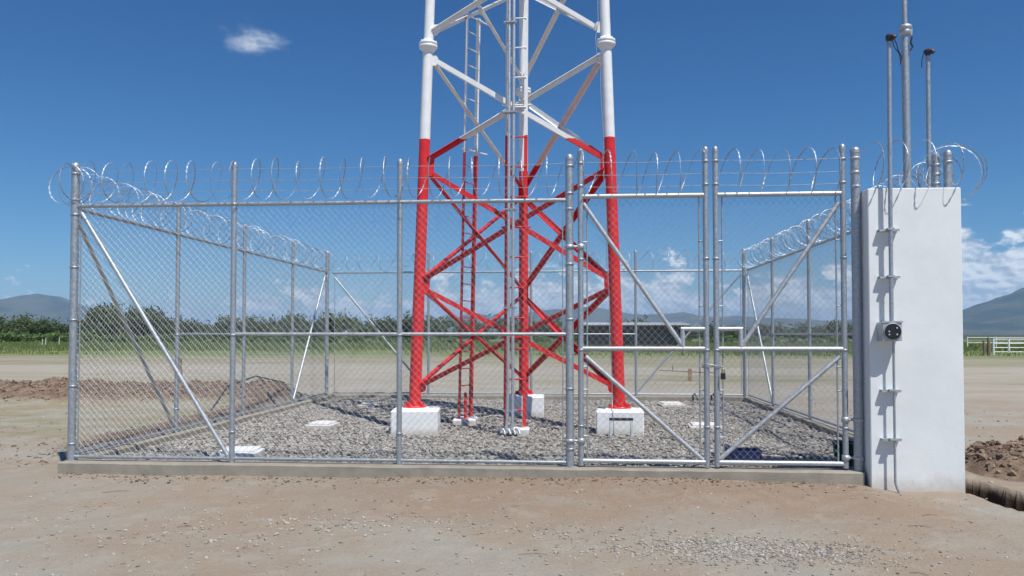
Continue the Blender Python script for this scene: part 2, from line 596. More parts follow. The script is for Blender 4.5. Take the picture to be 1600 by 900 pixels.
cf = t.mix(t.m('MULTIPLY', t.m('MULTIPLY', band(25.5, 32, 0.06), patch), t.ss(X_, -3, 2, 0.4, 0.95)), cf, (0.235, 0.22, 0.12))
cf = t.mix(t.m('MULTIPLY', band(40, 62, 0.08), t.lin(patch, 0, 1, 0.35, 0.95)), cf, (0.24, 0.225, 0.125))
cf = t.mix(t.m('MULTIPLY', t.ss(lw, math.log(49), math.log(64)), 0.96), cf, t.mix(patch, (0.19, 0.215, 0.08), (0.125, 0.175, 0.055)))
cf = t.mix(t.ss(lw, math.log(170), math.log(320)), cf, (0.062, 0.085, 0.045))
c = t.mix(far, c, cf)
# thin grass left of the enclosure
gl = t.m('MULTIPLY', t.m('MULTIPLY', t.ss(X_, -6.8, -5.9, 1, 0), t.ss(Y_, 10.0, 12.5)), t.ss(Y_, 17.5, 18.3, 1, 0))
gl = t.m('MULTIPLY', gl, t.ss(t.noise(pos, 1.1, 6, 0.7), 0.40, 0.62, 0.05, 0.6))
c = t.mix(gl, c, (0.24, 0.235, 0.12))
# freshly dug soil, and the shade in the trench painted as dark brown
soil = t.n('ShaderNodeAttribute', attribute_name='soil').outputs['Fac']
trench_shade = t.n('ShaderNodeAttribute', attribute_name='trench_shade').outputs['Fac']
sc_ = t.mix(t.ss(t.noise(pos, 5, 6, 0.7), 0.35, 0.65), (0.155, 0.107, 0.076), (0.275, 0.20, 0.145))
c = t.mix(t.ss(t.m('ADD', soil, t.m('MULTIPLY', t.m('SUBTRACT', med, 0.5), 0.5)), 0.12, 0.40), c, sc_)
c = t.mix(t.ss(trench_shade, 0.0, 0.2), c, (0.07, 0.045, 0.032))
padm = t.m('MULTIPLY', t.m('MULTIPLY', t.m('GREATER_THAN', X_, FX0), t.m('LESS_THAN', X_, FX1)),
           t.m('MULTIPLY', t.m('GREATER_THAN', Y_, FY0), t.m('LESS_THAN', Y_, FY1)))
c = t.mix(padm, c, (0.22, 0.19, 0.16))
link(t, c, b.inputs['Base Color'])
h = t.m('ADD', t.m('MULTIPLY', fine, 0.6), t.m('ADD', t.m('MULTIPLY', grit, 0.25), t.m('MULTIPLY', med, 1.5)))
bp = t.n('ShaderNodeBump', {'Height': h, 'Strength': 0.9, 'Distance': 0.025})
link(t, bp.outputs[0], b.inputs['Normal'])
M_GROUND = mg

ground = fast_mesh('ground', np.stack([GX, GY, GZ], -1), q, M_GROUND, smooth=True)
l_, r_b, r_, tr_ = masks(GX, GY)
set_attr(ground, 'soil', np.clip(np.maximum.reduce([l_, r_b * 1.5, r_, sst(r_, 0.02, 0.2)]), 0, 1).ravel())
set_attr(ground, 'trench_shade', tr_.ravel())
tag(ground, kind='structure')

# ------------------------------------------------------------------ scattered stones
ph = (1 + 5 ** 0.5) / 2
ICO = np.array([(-1, ph, 0), (1, ph, 0), (-1, -ph, 0), (1, -ph, 0), (0, -1, ph), (0, 1, ph), (0, -1, -ph), (0, 1, -ph), (ph, 0, -1), (ph, 0, 1), (-ph, 0, -1), (-ph, 0, 1)])
ICO /= np.linalg.norm(ICO[0])
ICF = np.array([(0, 11, 5), (0, 5, 1), (0, 1, 7), (0, 7, 10), (0, 10, 11), (1, 5, 9), (5, 11, 4), (11, 10, 2), (10, 7, 6), (7, 1, 8),
                (3, 9, 4), (3, 4, 2), (3, 2, 6), (3, 6, 8), (3, 8, 9), (4, 9, 5), (2, 4, 11), (6, 2, 10), (8, 6, 7), (9, 8, 1)])


def stones(name, P, rad, mat, tone=None, flat=0.65, jag=0.28):
    n = len(P)
    base = ICO[None] * (1 + jag * (rng.random((n, 12, 1)) - 0.5) * 2)
    sc = np.stack([rng.uniform(0.8, 1.35, n), rng.uniform(0.6, 1.0, n), rng.uniform(flat * 0.7, flat * 1.2, n)], 1)
    base = base * sc[:, None, :] * rad[:, None, None]
    a = rng.uniform(0, 6.283, n)
    tl = rng.uniform(-0.5, 0.5, n)
    ca, sa, ct, st = np.cos(a)[:, None], np.sin(a)[:, None], np.cos(tl)[:, None], np.sin(tl)[:, None]
    x, y, z = base[..., 0], base[..., 1], base[..., 2]
    y, z = y * ct - z * st, y * st + z * ct
    x, y = x * ca - y * sa, x * sa + y * ca
    V = np.stack([x, y, z], -1) + P[:, None, :]
    F = (ICF[None] + (np.arange(n) * 12)[:, None, None]).reshape(-1, 3)
    o = fast_mesh(name, V, F, mat)
    tn = rng.random(n) if tone is None else tone
    set_attr(o, 'tone', np.repeat(tn, 12))
    return o


# crushed stone filling the enclosure
n = 54000
gxr = rng.uniform(FX0 + 0.10, FX1 - 0.10, n)
gyr = FY0 + 0.1 + (FY1 - FY0 - 0.2) * rng.random(n) ** 1.12
rad = rng.uniform(0.011, 0.031, n) * (1 + 0.3 * (rng.random(n) > 0.9))
hz = 0.062 + 0.075 * (fbm(gxr * 1.6, gyr * 1.6, 4, 40) - 0.3).clip(0) + rng.uniform(-0.006, 0.012, n)
o = stones('gravel', np.stack([gxr, gyr, hz], 1), rad, M_GRAVEL)
tag(o, 'grey beige crushed stone filling the fenced enclosure', 'gravel', kind='stuff')

# pebbles on the bare ground in front
n = 9000
px = rng.uniform(-5.5, 6.5, n)
py = rng.uniform(4.8, 8.3, n)
dn = fbm(px * 0.9, py * 1.6, 4, 50)
keep = dn + rng.uniform(-0.25, 0.25, n) > 0.52
px, py = px[keep], py[keep]
pr_ = 0.003 + 0.013 * rng.random(len(px)) ** 4
cx = np.concatenate([rng.normal(1.35, 0.50, 2400), rng.normal(-1.75, 0.55, 130), rng.normal(0.2, 0.5, 90), rng.normal(-0.2, 0.25, 60), rng.normal(-2.7, 0.75, 420)])
cy = np.concatenate([rng.normal(6.02, 0.18, 2400), rng.normal(6.6, 0.2, 130), rng.normal(6.25, 0.25, 90), rng.normal(6.5, 0.15, 60), rng.normal(6.2, 0.5, 420)])
crd = np.concatenate([rng.uniform(0.004, 0.015, 2400), rng.uniform(0.006, 0.020, 280), 0.004 + 0.017 * rng.random(420) ** 1.8])
ok = (cy > 4.8) & (cy < 8.2)
px, py, pr_ = np.concatenate([px, cx[ok]]), np.concatenate([py, cy[ok]]), np.concatenate([pr_, crd[ok]])
# pebbles farther around the enclosure
fx = rng.uniform(-16, 9, 2500)
fy = rng.uniform(9, 26, 2500)
outm = (fx < FX0 - 0.2) | (fx > FX1 + 0.3) | (fy > FY1 + 0.2)
px, py, pr_ = np.concatenate([px, fx[outm]]), np.concatenate([py, fy[outm]]), np.concatenate([pr_, rng.uniform(0.008, 0.025, outm.sum())])
inwall = (px > 2.95) & (px < 4.0) & (py > 8.35)
px, py, pr_ = px[~inwall], py[~inwall], pr_[~inwall]
o = stones('pebbles', np.stack([px, py, ground_z(px, py) + pr_ * 0.25], 1), pr_, M_PEBBLE)
tag(o, 'loose pebbles scattered over the bare dirt before the kerb', 'pebbles', kind='stuff')

# clods on the heaps of dug soil
cx = np.concatenate([rng.uniform(-20, -6.05, 26000), rng.uniform(4.3, 9.5, 16000)])
cy = np.concatenate([rng.uniform(16.8, 20.6, 26000), rng.uniform(8.4, 11.2, 16000)])
a_, b_, c_, d_ = masks(cx, cy)
k = (np.maximum(a_, c_) > rng.uniform(0.12, 0.9, len(cx))) & (d_ < 0.1)
cx, cy = cx[k], cy[k]
rr_ = 0.008 + np.where(cx < 0, 0.040, 0.048) * rng.random(len(cx)) ** 5.0
o = stones('soil_clods', np.stack([cx, cy, ground_z(cx, cy) + rr_ * 0.2], 1), rr_, M_CLOD, flat=0.8, jag=0.5)
tag(o, 'reddish brown lumps of dug soil lying on the heaps', 'soil clods', kind='stuff')

# rubble just outside the left fence
cx = rng.normal(-6.7, 0.5, 700)
cy = rng.uniform(9.2, 18, 700)
k = (cx < -6.0)
cx, cy = cx[k], cy[k]
rr_ = 0.008 + 0.025 * rng.random(len(cx)) ** 2
o = stones('rubble', np.stack([cx, cy, ground_z(cx, cy) + rr_ * 0.2], 1), rr_, M_CLOD)
tag(o, 'small brown rubble along the outside of the left fence', 'rubble', kind='stuff')

cx = rng.uniform(-5.6, 3.0, 1500)
cy = 8.48 - np.abs(rng.normal(0, 0.22, 1500))
rr_ = 0.004 + 0.018 * rng.random(1500) ** 4
o = stones('soil_crumbs', np.stack([cx, cy, ground_z(cx, cy) + rr_ * 0.2], 1), rr_, M_CLOD, jag=0.45)
tag(o, 'brown crumbs of soil lying along the foot of the front kerb', 'soil crumbs', kind='stuff')

# a few dry twigs in front
mt_ = MB()
for (x, y, a, ln) in [(-0.28, 5.78, 0.1, 0.22), (-1.02, 5.35, 0.9, 0.09), (-3.2, 6.4, 0.3, 0.12), (2.9, 6.9, -0.1, 0.2), (3.15, 7.3, 0.2, 0.16),
                      (1.9, 5.7, 0.1, 0.2), (-4.5, 7.6, 0.4, 0.25), (2.3, 5.5, -0.4, 0.12), (-0.5, 7.3, 0.8, 0.07), (4.1, 6.1, 0.2, 0.15)]:
    z = float(ground_z(np.array([x]), np.array([y]))[0]) + 0.006
    dx_, dy2 = math.cos(a) * ln / 2, math.sin(a) * ln / 2
    mt_.tube([(x - dx_, y - dy2, z), (x, y + 0.012, z + 0.006), (x + dx_ * 0.6, y + dy2 - 0.005, z + 0.002), (x + dx_, y + dy2, z)], [0.0022, 0.0026, 0.002, 0.001], 5)
tag(mt_.build('twigs', M_WOOD), 'dry twigs lying on the dirt in the foreground', 'twigs', kind='stuff')

# ------------------------------------------------------------------ concrete kerb round the enclosure
kb = MB()
KW, KT = 0.11, 0.17


def kerb_run(x0, x1, y0, y1, n, along, seed):
    """long low beam whose top edges wander a little"""
    sN = np.linspace(0, 1, n)
    prof = [(-1, -0.35), (-1, KT - 0.012), (-0.86, KT), (0.86, KT), (1, KT - 0.012), (1, -0.35)]
    v = []
    for i, s_ in enumerate(sN):
        for k_, (o_, z_) in enumerate(prof):
            jz = 0.006 * (float(vnoise(np.array([s_ * n * 0.35 + k_ * 3.1]), np.array([seed * 1.7]), 3)[0]) - 0.5) * 2 if z_ > 0 else 0
            jo = 0.007 * (float(vnoise(np.array([s_ * n * 0.4 + k_ * 5.1]), np.array([seed * 2.7]), 5)[0]) - 0.5) * 2
            if along == 'x':
                v.append((x0 + (x1 - x0) * s_, (y0 + y1) / 2 + o_ * (y1 - y0) / 2 + jo, z_ + jz))
            else:
                v.append(((x0 + x1) / 2 - o_ * (x1 - x0) / 2 + jo, y0 + (y1 - y0) * s_, z_ + jz))
    m_ = len(prof)
    f = [[i * m_ + j, (i + 1) * m_ + j, (i + 1) * m_ + j + 1, i * m_ + j + 1] for i in range(n - 1) for j in range(m_ - 1)]
    f += [list(range(m_)), list(range((n - 1) * m_ + m_ - 1, (n - 1) * m_ - 1, -1))]
    kb.add(v, f)


kerb_run(FX0 + 0.03, 3.02, FY0 - KW - 0.03, FY0 + KW, 90, 'x', 1)
kerb_run(FX0 - 0.05, FX1 + 0.12, FY1 - KW, FY1 + KW, 90, 'x', 2)
kerb_run(FX0 - 0.045, FX0 + 0.14, FY0 + KW, FY1 - KW, 90, 'y', 3)
kerb_run(FX1 - KW, FX1 + KW, FY0 + 0.1, FY1 - KW, 90, 'y', 4)
tag(kb.build('concrete_kerb', M_KERB, loc=(0, FY0, 0)), 'low grey concrete kerb running round the fenced gravel yard', 'kerb')

# ------------------------------------------------------------------ chain link fences
Z0, ZR, ZM, ZP = KT, 3.06, 1.60, 3.52
PITCH = 0.074


def chain(name, a, b, z0, z1, parent, holes=()):
    a, b = np.array(a, float), np.array(b, float)
    L = np.linalg.norm(b - a)
    u = (b - a) / L
    nrm = np.array([-u[1], u[0]])
    hp = PITCH / 2
    nw = int(L / hp)
    nz = int((z1 - z0) / (hp * 1.05))
    zs = z0 + (z1 - z0) * np.arange(nz + 1) / nz
    r = 0.00135
    i = np.arange(nw - 1)[:, None]
    k_ = np.arange(nz + 1)[None, :]
    s_ = (i + 0.5 + ((k_ + i) % 2)) * hp
    # slow sag and wander of the fabric
    s_ = s_ + 0.005 * np.sin(zs[None, :] * 4.1 + i * 0.07)
    dep = np.where((k_ + i) % 2 == 0, 0.0032, -0.0032) + 0.010 * (fbm(s_ * 0.9, zs[None, :] * 1.1 + 7, 2, 77) - 0.5)
    zz = zs[None, :] + 0 * s_
    P = np.stack([a[0] + u[0] * s_ + nrm[0] * dep, a[1] + u[1] * s_ + nrm[1] * dep, zz], -1)
    ox = np.array([u[0], u[1], 0]) * r * 1.4
    on = np.array([nrm[0], nrm[1], 0]) * r
    V = np.stack([P + ox, P + on, P - ox, P - on], 2)     # wires, rows, 4, 3
    nwi = V.shape[0]
    base = (np.arange(nwi)[:, None] * (nz + 1) + np.arange(nz)[None, :]) * 4
    F = []
    for j in range(4):
        j2 = (j + 1) % 4
        F.append(np.stack([base + j, base + j2, base + 4 + j2, base + 4 + j], -1))
    F = np.stack(F, 2)                                       # wires, rows, 4, 4
    if holes:
        sm = (s_[:, :-1] + s_[:, 1:]) / 2
        zm = (zz[:, :-1] + zz[:, 1:]) / 2
        keep_ = np.ones(sm.shape, bool)
        for (h0, h1, hz0, hz1) in holes:
            keep_ &= ~((sm > h0) & (sm < h1) & (zm > hz0) & (zm < hz1))
        F = F[keep_]
    return fast_mesh(name, V, F.reshape(-1, 4), M_WIRE, parent=parent, org=np.array(parent.location), smooth=False)


def cap_post(m, x, y, z0, z1, r, n=12):
    m.tube([(x, y, z0), (x, y, z1 - 0.02)], r, n)
    m.lathe((x, y, z1 - 0.045), [(r * 1.07, 0), (r * 1.07, 0.03), (r * 0.92, 0.05), (r * 0.45, 0.066), (0.004, 0.07)], n)


def band(m, x, y, z, r):
    m.lathe((x, y, z), [(r + 0.001, 0), (r + 0.007, 0.002), (r + 0.007, 0.02), (r + 0.001, 0.022)], 12)


def barbed(m, a, b, seed=0):
    a, b = np.array(a, float), np.array(b, float)
    L = np.linalg.norm(b - a)
    n = max(4, int(L / 0.25))
    tt = np.linspace(0, 1, n)
    P = a + (b - a) * tt[:, None]
    P[:, 2] += -0.012 * np.sin(tt * math.pi * max(1, round(L / 2))) ** 2
    m.tube(P, 0.0026, 4)
    u = (b - a) / L
    for s_ in np.arange(0.06, L, 0.125):
        c = a + u * s_
        c[2] += -0.012 * math.sin(s_ / L * math.pi * max(1, round(L / 2))) ** 2
        for an in (0.6, 2.2):
            d = np.array([-u[1] * math.cos(an), u[0] * math.cos(an), math.sin(an)]) * 0.020
            m.tube([c - d, c + d], [0.0012, 0.0012], 3)


def brace_rod(m, a, b, r=0.024):
    m.tube([a, b], r, 10)


def fence(label, a, b, posts, heavy, braces, mid, barb=True, group='chain link fences round the yard', mesh_z0=0.22):
    root = empty('chain_link_fence', (a[0], a[1], Z0), label, 'fence', group)
    av, bv = np.array(a, float), np.array(b, float)
    L = np.linalg.norm(bv - av)
    u = (bv - av) / L
    at = lambda s_: (av[0] + u[0] * s_, av[1] + u[1] * s_)
    for s_ in posts:
        m = MB()
        hv = s_ in heavy
        r = 0.043 if hv else 0.030
        x, y = at(s_)
        cap_post(m, x, y, Z0 - 0.05, ZP + (0.02 if hv else 0), r)
        if hv:
            for zb in (0.35, 1.0, 1.75, 2.35, 2.95, 3.12, 3.42):
                band(m, x, y, zb, r)
        else:
            for zb in (0.5, 1.58, 3.05):
                band(m, x, y, zb, r)
        m.build('post', M_GALV, root)
    m = MB()
    m.tube([(*at(0.02), ZR), (*at(L - 0.02), ZR)], 0.022, 10)
    for s_ in np.arange(0.6, L, 0.61):       # tie wires
        x, y = at(s_)
        m.tube([(x - u[0] * 0.004, y - u[1] * 0.004, ZR), (x + u[0] * 0.004, y + u[1] * 0.004, ZR)], 0.026, 8)
    m.build('top_rail', M_GALV, root)
    if mid:
        MB().tube([(*at(mid[0]), ZM), (*at(mid[1]), ZM)], 0.019, 10).build('middle_rail', M_GALV2, root)
    MB().tube([(*at(0.04), Z0 + 0.045), (*at(L - 0.04), Z0 + 0.045)], 0.019, 8).build('bottom_rail', M_GALV, root)
    for (s0, zz0, s1, zz1) in braces:
        m = MB()
        brace_rod(m, (*at(s0), zz0), (*at(s1), zz1))
        m.build('brace', M_GALV2, root)
    if barb:
        for zb in (3.21, 3.33, 3.46):
            m = MB()
            barbed(m, (*at(0.0), zb), (*at(L), zb))
            m.build('barbed_wire', M_WIRE, root)
    chain('chain_link_mesh', a, b, mesh_z0, ZR + 0.03, root)
    for s_ in (0.075, L - 0.075):
        x, y = at(s_)
        m = MB()
        m.tube([(x, y, mesh_z0), (x, y, ZR + 0.02)], 0.007, 6)
        m.build('tension_bar', M_GALV, root)
    return root


FRONT_END = -0.02
ff = fence('front run of galvanised chain link fence left of the double gate', (FX0 + 0.10, FY0), (FRONT_END, FY0),
           [0, 1.87, 3.76, 5.63], [0, 5.63], [(0.08, 2.98, 1.82, 0.25)], (1.9, 5.60))
fl = fence('left side run of chain link fence beside the brown soil heap', (FX0, FY0 + 0.08), (FX0, FY1),
           [2.5, 4.87, 7.3, 9.62], [9.62], [(0.06, 2.98, 2.42, 0.28), (9.45, 2.96, 7.38, 0.24)], (2.5, 7.3))
fb = fence('rear run of chain link fence behind the red and white tower', (FX0 + 0.06, FY1), (FX1 - 0.06, FY1),
           [2.33, 4.75, 7.17, 9.63], [9.63], [(0.06, 2.96, 2.28, 0.28), (9.55, 2.96, 7.2, 0.28)], (2.33, 7.17))
fr = fence('right side run of chain link fence ending behind the white wall', (FX1, FY0 + 0.10), (FX1, FY1 - 0.05),
           [0, 2.5, 5.0, 7.45], [0], [(9.7, 2.96, 7.5, 0.25), (0.1, 2.98, 2.4, 0.28)], (2.5, 7.45))
m = MB()
cap_post(m, 3.90, FY0 + 0.15, 0.0, 3.53, 0.036)
for zb in (3.2, 3.3, 3.4):
    band(m, 3.90, FY0 + 0.15, zb, 0.036)
m.build('post', M_GALV, fr)

# right gate post, standing free beside the wall
gp = empty('gate_post', (3.0, FY0, KT), 'thick galvanised gate post standing against the white wall', 'gate post')
m = MB()
cap_post(m, 3.0, FY0 - 0.02, KT - 0.05, 3.56, 0.047, 16)
m.build('pipe', M_GALV, gp)
for zb in (2.45, 3.15, 3.3, 3.45):
    m = MB()
    band(m, 3.0, FY0 - 0.02, zb, 0.047)
    m.build('clamp', M_GALV2, gp)


def gate_leaf(label, x0, x1, hinge_left):
    g = empty('gate_leaf', (x0 if hinge_left else x1, FY0, 0.2), label, 'gate', 'leaves of the double gate')
    Y = FY0
    for x in (x0, x1):
        m = MB()
        cap_post(m, x, Y, 0.19, 3.60, 0.030)
        for zb in (0.6, 1.42, 2.4, 3.2, 3.45):
            band(m, x, Y, zb, 0.030)
        m.build('upright', M_GALV, g)
    for nm, z, r in (('top_rail', 3.095, 0.026), ('middle_rail', 1.442, 0.026), ('bottom_rail', 0.235, 0.026)):
        MB().tube([(x0 + 0.02, Y, z), (x1 - 0.02, Y, z)], r, 12).build(nm, M_GALV2, g)
    if hinge_left:
        d1 = (x0 + 0.03, 3.02, x1 - 0.25, 1.47)
        d2 = (x0 + 0.05, 1.36, x1 - 0.05, 0.26)
        lx, lx2 = x1 - 0.25, x1
    else:
        d1 = (x1 - 0.04, 3.00, x0 + 0.265, 1.47)
        d2 = (x1 - 0.05, 1.36, x0 + 0.03, 0.27)
        lx, lx2 = x0 + 0.255, x0
    for d in (d1, d2):
        MB().tube([(d[0], Y + 0.004, d[1]), (d[2], Y + 0.004, d[3])], 0.024, 12).build('brace', M_GALV2, g)
    m = MB()
    m.tube([(lx, Y, 1.45), (lx, Y, 1.655)], 0.024, 10)
    m.tube([(lx - (0.02 if hinge_left else -0.02), Y, 1.655), (lx2, Y, 1.655)], 0.024, 10)
    m.build('latch_frame', M_GALV2, g)
    hx0 = min(lx, lx2) - x0
    hx1 = max(lx, lx2) - x0
    gm = chain('chain_link_mesh', (x0, Y + 0.02), (x1, Y + 0.02), 0.25, 3.12, g, holes=[(hx0, hx1, 1.46, 1.65)])
    for x in (x0 + 0.07, x1 - 0.07):
        m = MB()
        m.tube([(x, Y + 0.02, 0.25), (x, Y + 0.02, 3.10)], 0.009, 6)
        for zb in (0.5, 1.0, 1.25, 1.9, 2.6):
            m.tube([(x, Y + 0.015, zb), ((x0 if x < (x0 + x1) / 2 else x1), Y, zb)], 0.008, 6)
        m.build('tension_bar', M_GALV, g)
    for zb in (3.20, 3.33, 3.47):
        m = MB()
        barbed(m, (x0, Y, zb), (x1, Y, zb))
        m.build('barbed_wire', M_WIRE, g)
    px_ = FRONT_END if hinge_left else 3.0
    hx = x0 if hinge_left else x1
    for zb in (0.30, 0.70) if not hinge_left else (0.45, 2.55):
        m = MB()
        m.lathe((hx, Y, zb - 0.03), [(0.031, 0), (0.041, 0.003), (0.041, 0.055), (0.031, 0.058)], 12)
        m.tube([(hx, Y - 0.005, zb), (px_, Y - 0.012, zb)], 0.014, 8)
        m.lathe((px_, Y - (0.02 if not hinge_left else 0), zb - 0.02), [(0.046, 0), (0.055, 0.003), (0.055, 0.037), (0.046, 0.04)], 14)
        m.build('hinge', M_GALV2, g)
    return g


gate_leaf('left leaf of the double gate, hung beside the fence', 0.10, 1.44, True)
gate_leaf('right leaf of the double gate, hung beside the white wall', 1.545, 2.875, False)

# chain and padlock between the leaves
ch = MB()
tt = np.linspace(0, 2 * math.pi, 30)
ch.tube([(1.492 + 0.10 * math.cos(a), FY0 - 0.005 + 0.045 * math.sin(a), 1.26 + 0.012 * math.sin(a * 2) - 0.012 * math.sin(a)) for a in tt], 0.006, 6)
tag(ch.build('gate_chain', M_GALV, loc=(1.49, FY0, 1.26)), 'short steel chain looped round the two meeting gate uprights', 'chain')
pl = empty('padlock', (1.60, FY0 - 0.06, 1.15), 'small dark padlock hanging from the gate chain', 'padlock')
m = MB()
m.box(1.575, 1.625, FY0 - 0.075, FY0 - 0.05, 1.12, 1.19, bev=0.006)
m.build('lock_body', M_BLACK, pl)
MB().tube([(1.585, FY0 - 0.062, 1.185), (1.585, FY0 - 0.062, 1.22), (1.60, FY0 - 0.058, 1.238), (1.615, FY0 - 0.062, 1.22), (1.615, FY0 - 0.062, 1.185)], 0.0045, 6).build('shackle', M_BRASS, pl)


# ------------------------------------------------------------------ razor wire coils
def coil(label, a, b, pitch, r=0.22, z=3.33, seed=0, squash=1.0, open_end=False):
    a, b = np.array(a, float), np.array(b, float)
    L = np.linalg.norm(b - a)
    u = np.array([(b - a)[0] / L, (b - a)[1] / L, 0])
    nrm = np.array([-u[1], u[0], 0])
    turns = max(1, L / pitch)
    seg = 44
    n = int(turns * seg)
    i = np.arange(n + 1)
    th = i / seg * 2 * math.pi + seed
    rg = np.random.default_rng(100 + seed)
    tn = i / seg
    ii = np.floor(tn).astype(int)
    fr_ = tn - ii
    jit = rg.normal(0, 1, (int(turns) + 3, 4))
    J = jit[ii] * (1 - fr_)[:, None] + jit[ii + 1] * fr_[:, None]
    # concertina: neighbouring turns are clipped together, so the advance is uneven along a turn
    adv = tn * pitch + pitch * 0.14 * np.sin(th) * (1 if pitch > 0.12 else 0.7) + J[:, 0] * pitch * 0.10
    rad_ = r * (1 + 0.035 * J[:, 1])
    cz = z + 0.012 * J[:, 2]
    P = np.array([a[0], a[1], 0]) + u * adv[:, None] + nrm * (rad_ * np.cos(th))[:, None]
    P[:, 2] = cz + rad_ * squash * np.sin(th)
    radial = nrm[None] * np.cos(th)[:, None] + np.array([0, 0, 1.0])[None] * np.sin(th)[:, None]
    # barbed ribbon: width jumps between the strip and the blades
    hw = np.where(i % 2 == 0, 0.0036, 0.0085)
    tw = 0.9 * np.sin(th * 0.7 + J[:, 3])
    side = u[None] * np.cos(tw)[:, None] + radial * np.sin(tw)[:, None]
    flat_n = np.cross(side, np.gradient(P, axis=0))
    flat_n /= np.linalg.norm(flat_n, axis=1)[:, None] + 1e-9
    th_ = 0.0022
    V = np.stack([P + side * hw[:, None], P + flat_n * th_, P - side * hw[:, None], P - flat_n * th_], 1)
    base = np.arange(n)[:, None] * 4
    F = []
    for j in range(4):
        j2 = (j + 1) % 4
        F.append(np.concatenate([base + j, base + j2, base + 4 + j2, base + 4 + j], 1))
    o = fast_mesh('razor_wire_coil', V, np.concatenate(F), M_RAZOR, org=(a[0], a[1], z))
    return tag(o, label, 'razor wire', 'razor wire coils along the fence tops')


coil('widely stretched razor wire coil on top of the front fence left of the gate', (FX0 - 0.02, FY0 + 0.0), (FRONT_END - 0.12, FY0), 0.245, seed=1)
coil('razor wire coil receding along the top of the left side fence', (FX0, FY0 - 0.1), (FX0, FY1), 0.19, seed=2, z=3.31)
coil('distant razor wire coil on top of the rear fence behind the tower', (FX0, FY1), (FX1, FY1), 0.42, r=0.20, seed=3, z=3.31)
coil('dense razor wire coil receding along the right side fence', (FX1, FY0 + 0.1), (FX1, FY1), 0.19, seed=4, z=3.31)
coil('razor wire coil above the left gate leaf', (-0.05, FY0 + 0.01), (1.42, FY0 + 0.01), 0.262, r=0.225, seed=5, z=3.36)
coil('razor wire coil above the right gate leaf', (1.60, FY0 + 0.01), (2.86, FY0 + 0.01), 0.262, r=0.225, seed=6, z=3.36)
coil('razor wire coil over the white wall, ending in wide loose loops', (3.04, FY0 - 0.20), (4.02, FY0 - 0.16), 0.262, r=0.235, seed=7, z=3.36)
coil('two wide loose razor wire loops hanging past the right end of the white wall', (3.98, FY0 - 0.06), (4.06, FY0 + 0.22), 0.11, r=0.30, seed=9, z=3.31)

# ------------------------------------------------------------------ white wall with the service masts
WY0, WY1 = 8.42, 8.68
mw, t, b = material('white_wall_paint', 0.7, 0, 0.3)
pos = t.n('ShaderNodeNewGeometry').outputs['Position']
f = t.noise(pos, 2.2, 5, 0.6)
c = t.mix(t.ss(f, 0.35, 0.7), (0.78, 0.81, 0.805), (0.73, 0.76, 0.755))
zz = t.n('ShaderNodeSeparateXYZ', {0: pos}).outputs[2]
drt = t.m('MULTIPLY', t.ss(t.m('ADD', zz, t.m('MULTIPLY', t.noise(pos, 5, 5, 0.7), 0.30)), 0.14, 0.34, 1, 0), 0.55)
c = t.mix(drt, c, (0.42, 0.34, 0.26))
c = t.mix(t.ss(t.noise(pos, 18, 3, 0.5), 0.72, 0.76, 0, 0.25), c, (0.5, 0.48, 0.45))
link(t, c, b.inputs['Base Color'])
bp = t.n('ShaderNodeBump', {'Height': t.m('ADD', t.noise(pos, 3.0, 4), t.m('MULTIPLY', t.noise(pos, 55, 4), 0.2)), 'Strength': 0.35, 'Distance': 0.012})
link(t, bp.outputs[0], b.inputs['Normal'])
m = MB()
m.box(3.055, 3.985, WY0, WY1, -0.3, 3.105, bev=0.008)
tag(m.build('white_wall', mw, loc=(3.52, 8.57, 0)), 'tall narrow white rendered wall panel at the right end of the fence', 'wall')


def weatherhead(m, x, y, z, tilt=1):
    m.lathe((x, y, z - 0.02), [(0.024, 0), (0.026, 0.015), (0.034, 0.03), (0.036, 0.05), (0.032, 0.066), (0.020, 0.078), (0.004, 0.082)], 12)
    m.tube([(x - 0.012, y - 0.01, z + 0.03), (x + 0.022, y - 0.03, z + 0.028), (x + 0.044, y - 0.045, z + 0.004)], [0.026, 0.028, 0.024], 10)


# service mast in front of the wall with clamps, socket box and cable
CX, CY = 3.245, 8.335
sm_ = empty('service_mast', (CX, CY, 0), 'thin service pipe clamped to the front of the white wall, topped by a dark cap', 'conduit mast')
m = MB()
m.tube([(CX + 0.012, CY, 4.62), (CX + 0.004, CY, 3.2), (CX, CY, 1.70)], 0.0215, 12)
m.build('upper_pipe', M_GALV, sm_)
m = MB()
m.tube([(CX + 0.016, CY, 1.56), (CX + 0.016, CY, 0.10), (CX + 0.03, CY - 0.0, 0.05), (CX + 0.06, CY - 0.01, -0.02)], 0.0125, 10)
m.build('lower_pipe', M_GALV, sm_)
for z_ in (2.672, 2.19, 1.03, 0.535):
    m = MB()
    up = z_ > 1.6
    wd = 0.10 if up else 0.095
    m.box(CX - wd, CX + wd, CY + 0.020, WY0 - 0.0, z_ - 0.004, z_ + 0.003)
    m.box(CX - wd, CX + wd, CY + 0.020, CY + 0.024, z_ - 0.022, z_ - 0.0045)
    m.box(CX - wd, CX + wd, WY0 - 0.004, WY0 + 0.001, z_ - 0.022, z_ - 0.0045)
    m.box(CX - 0.034, CX + 0.034, CY - 0.026, CY + 0.019, z_ - 0.010, z_ + 0.010)
    m.build('wall_bracket', M_GALV2, sm_)
m = MB()
weatherhead(m, CX + 0.012, CY, 4.62)
m.build('weather_cap', M_HEAD, sm_)
m = MB()
m.tube([(CX + 0.05, CY, 4.66), (CX + 0.085, CY, 4.58), (CX + 0.10, CY - 0.01, 4.50), (CX + 0.135, CY, 4.44), (CX + 0.12, CY, 4.36)], 0.0055, 6)
m.tube([(CX + 0.04, CY, 4.65), (CX + 0.06, CY, 4.55), (CX + 0.115, CY, 4.47), (CX + 0.125, CY, 4.38)], 0.005, 6)
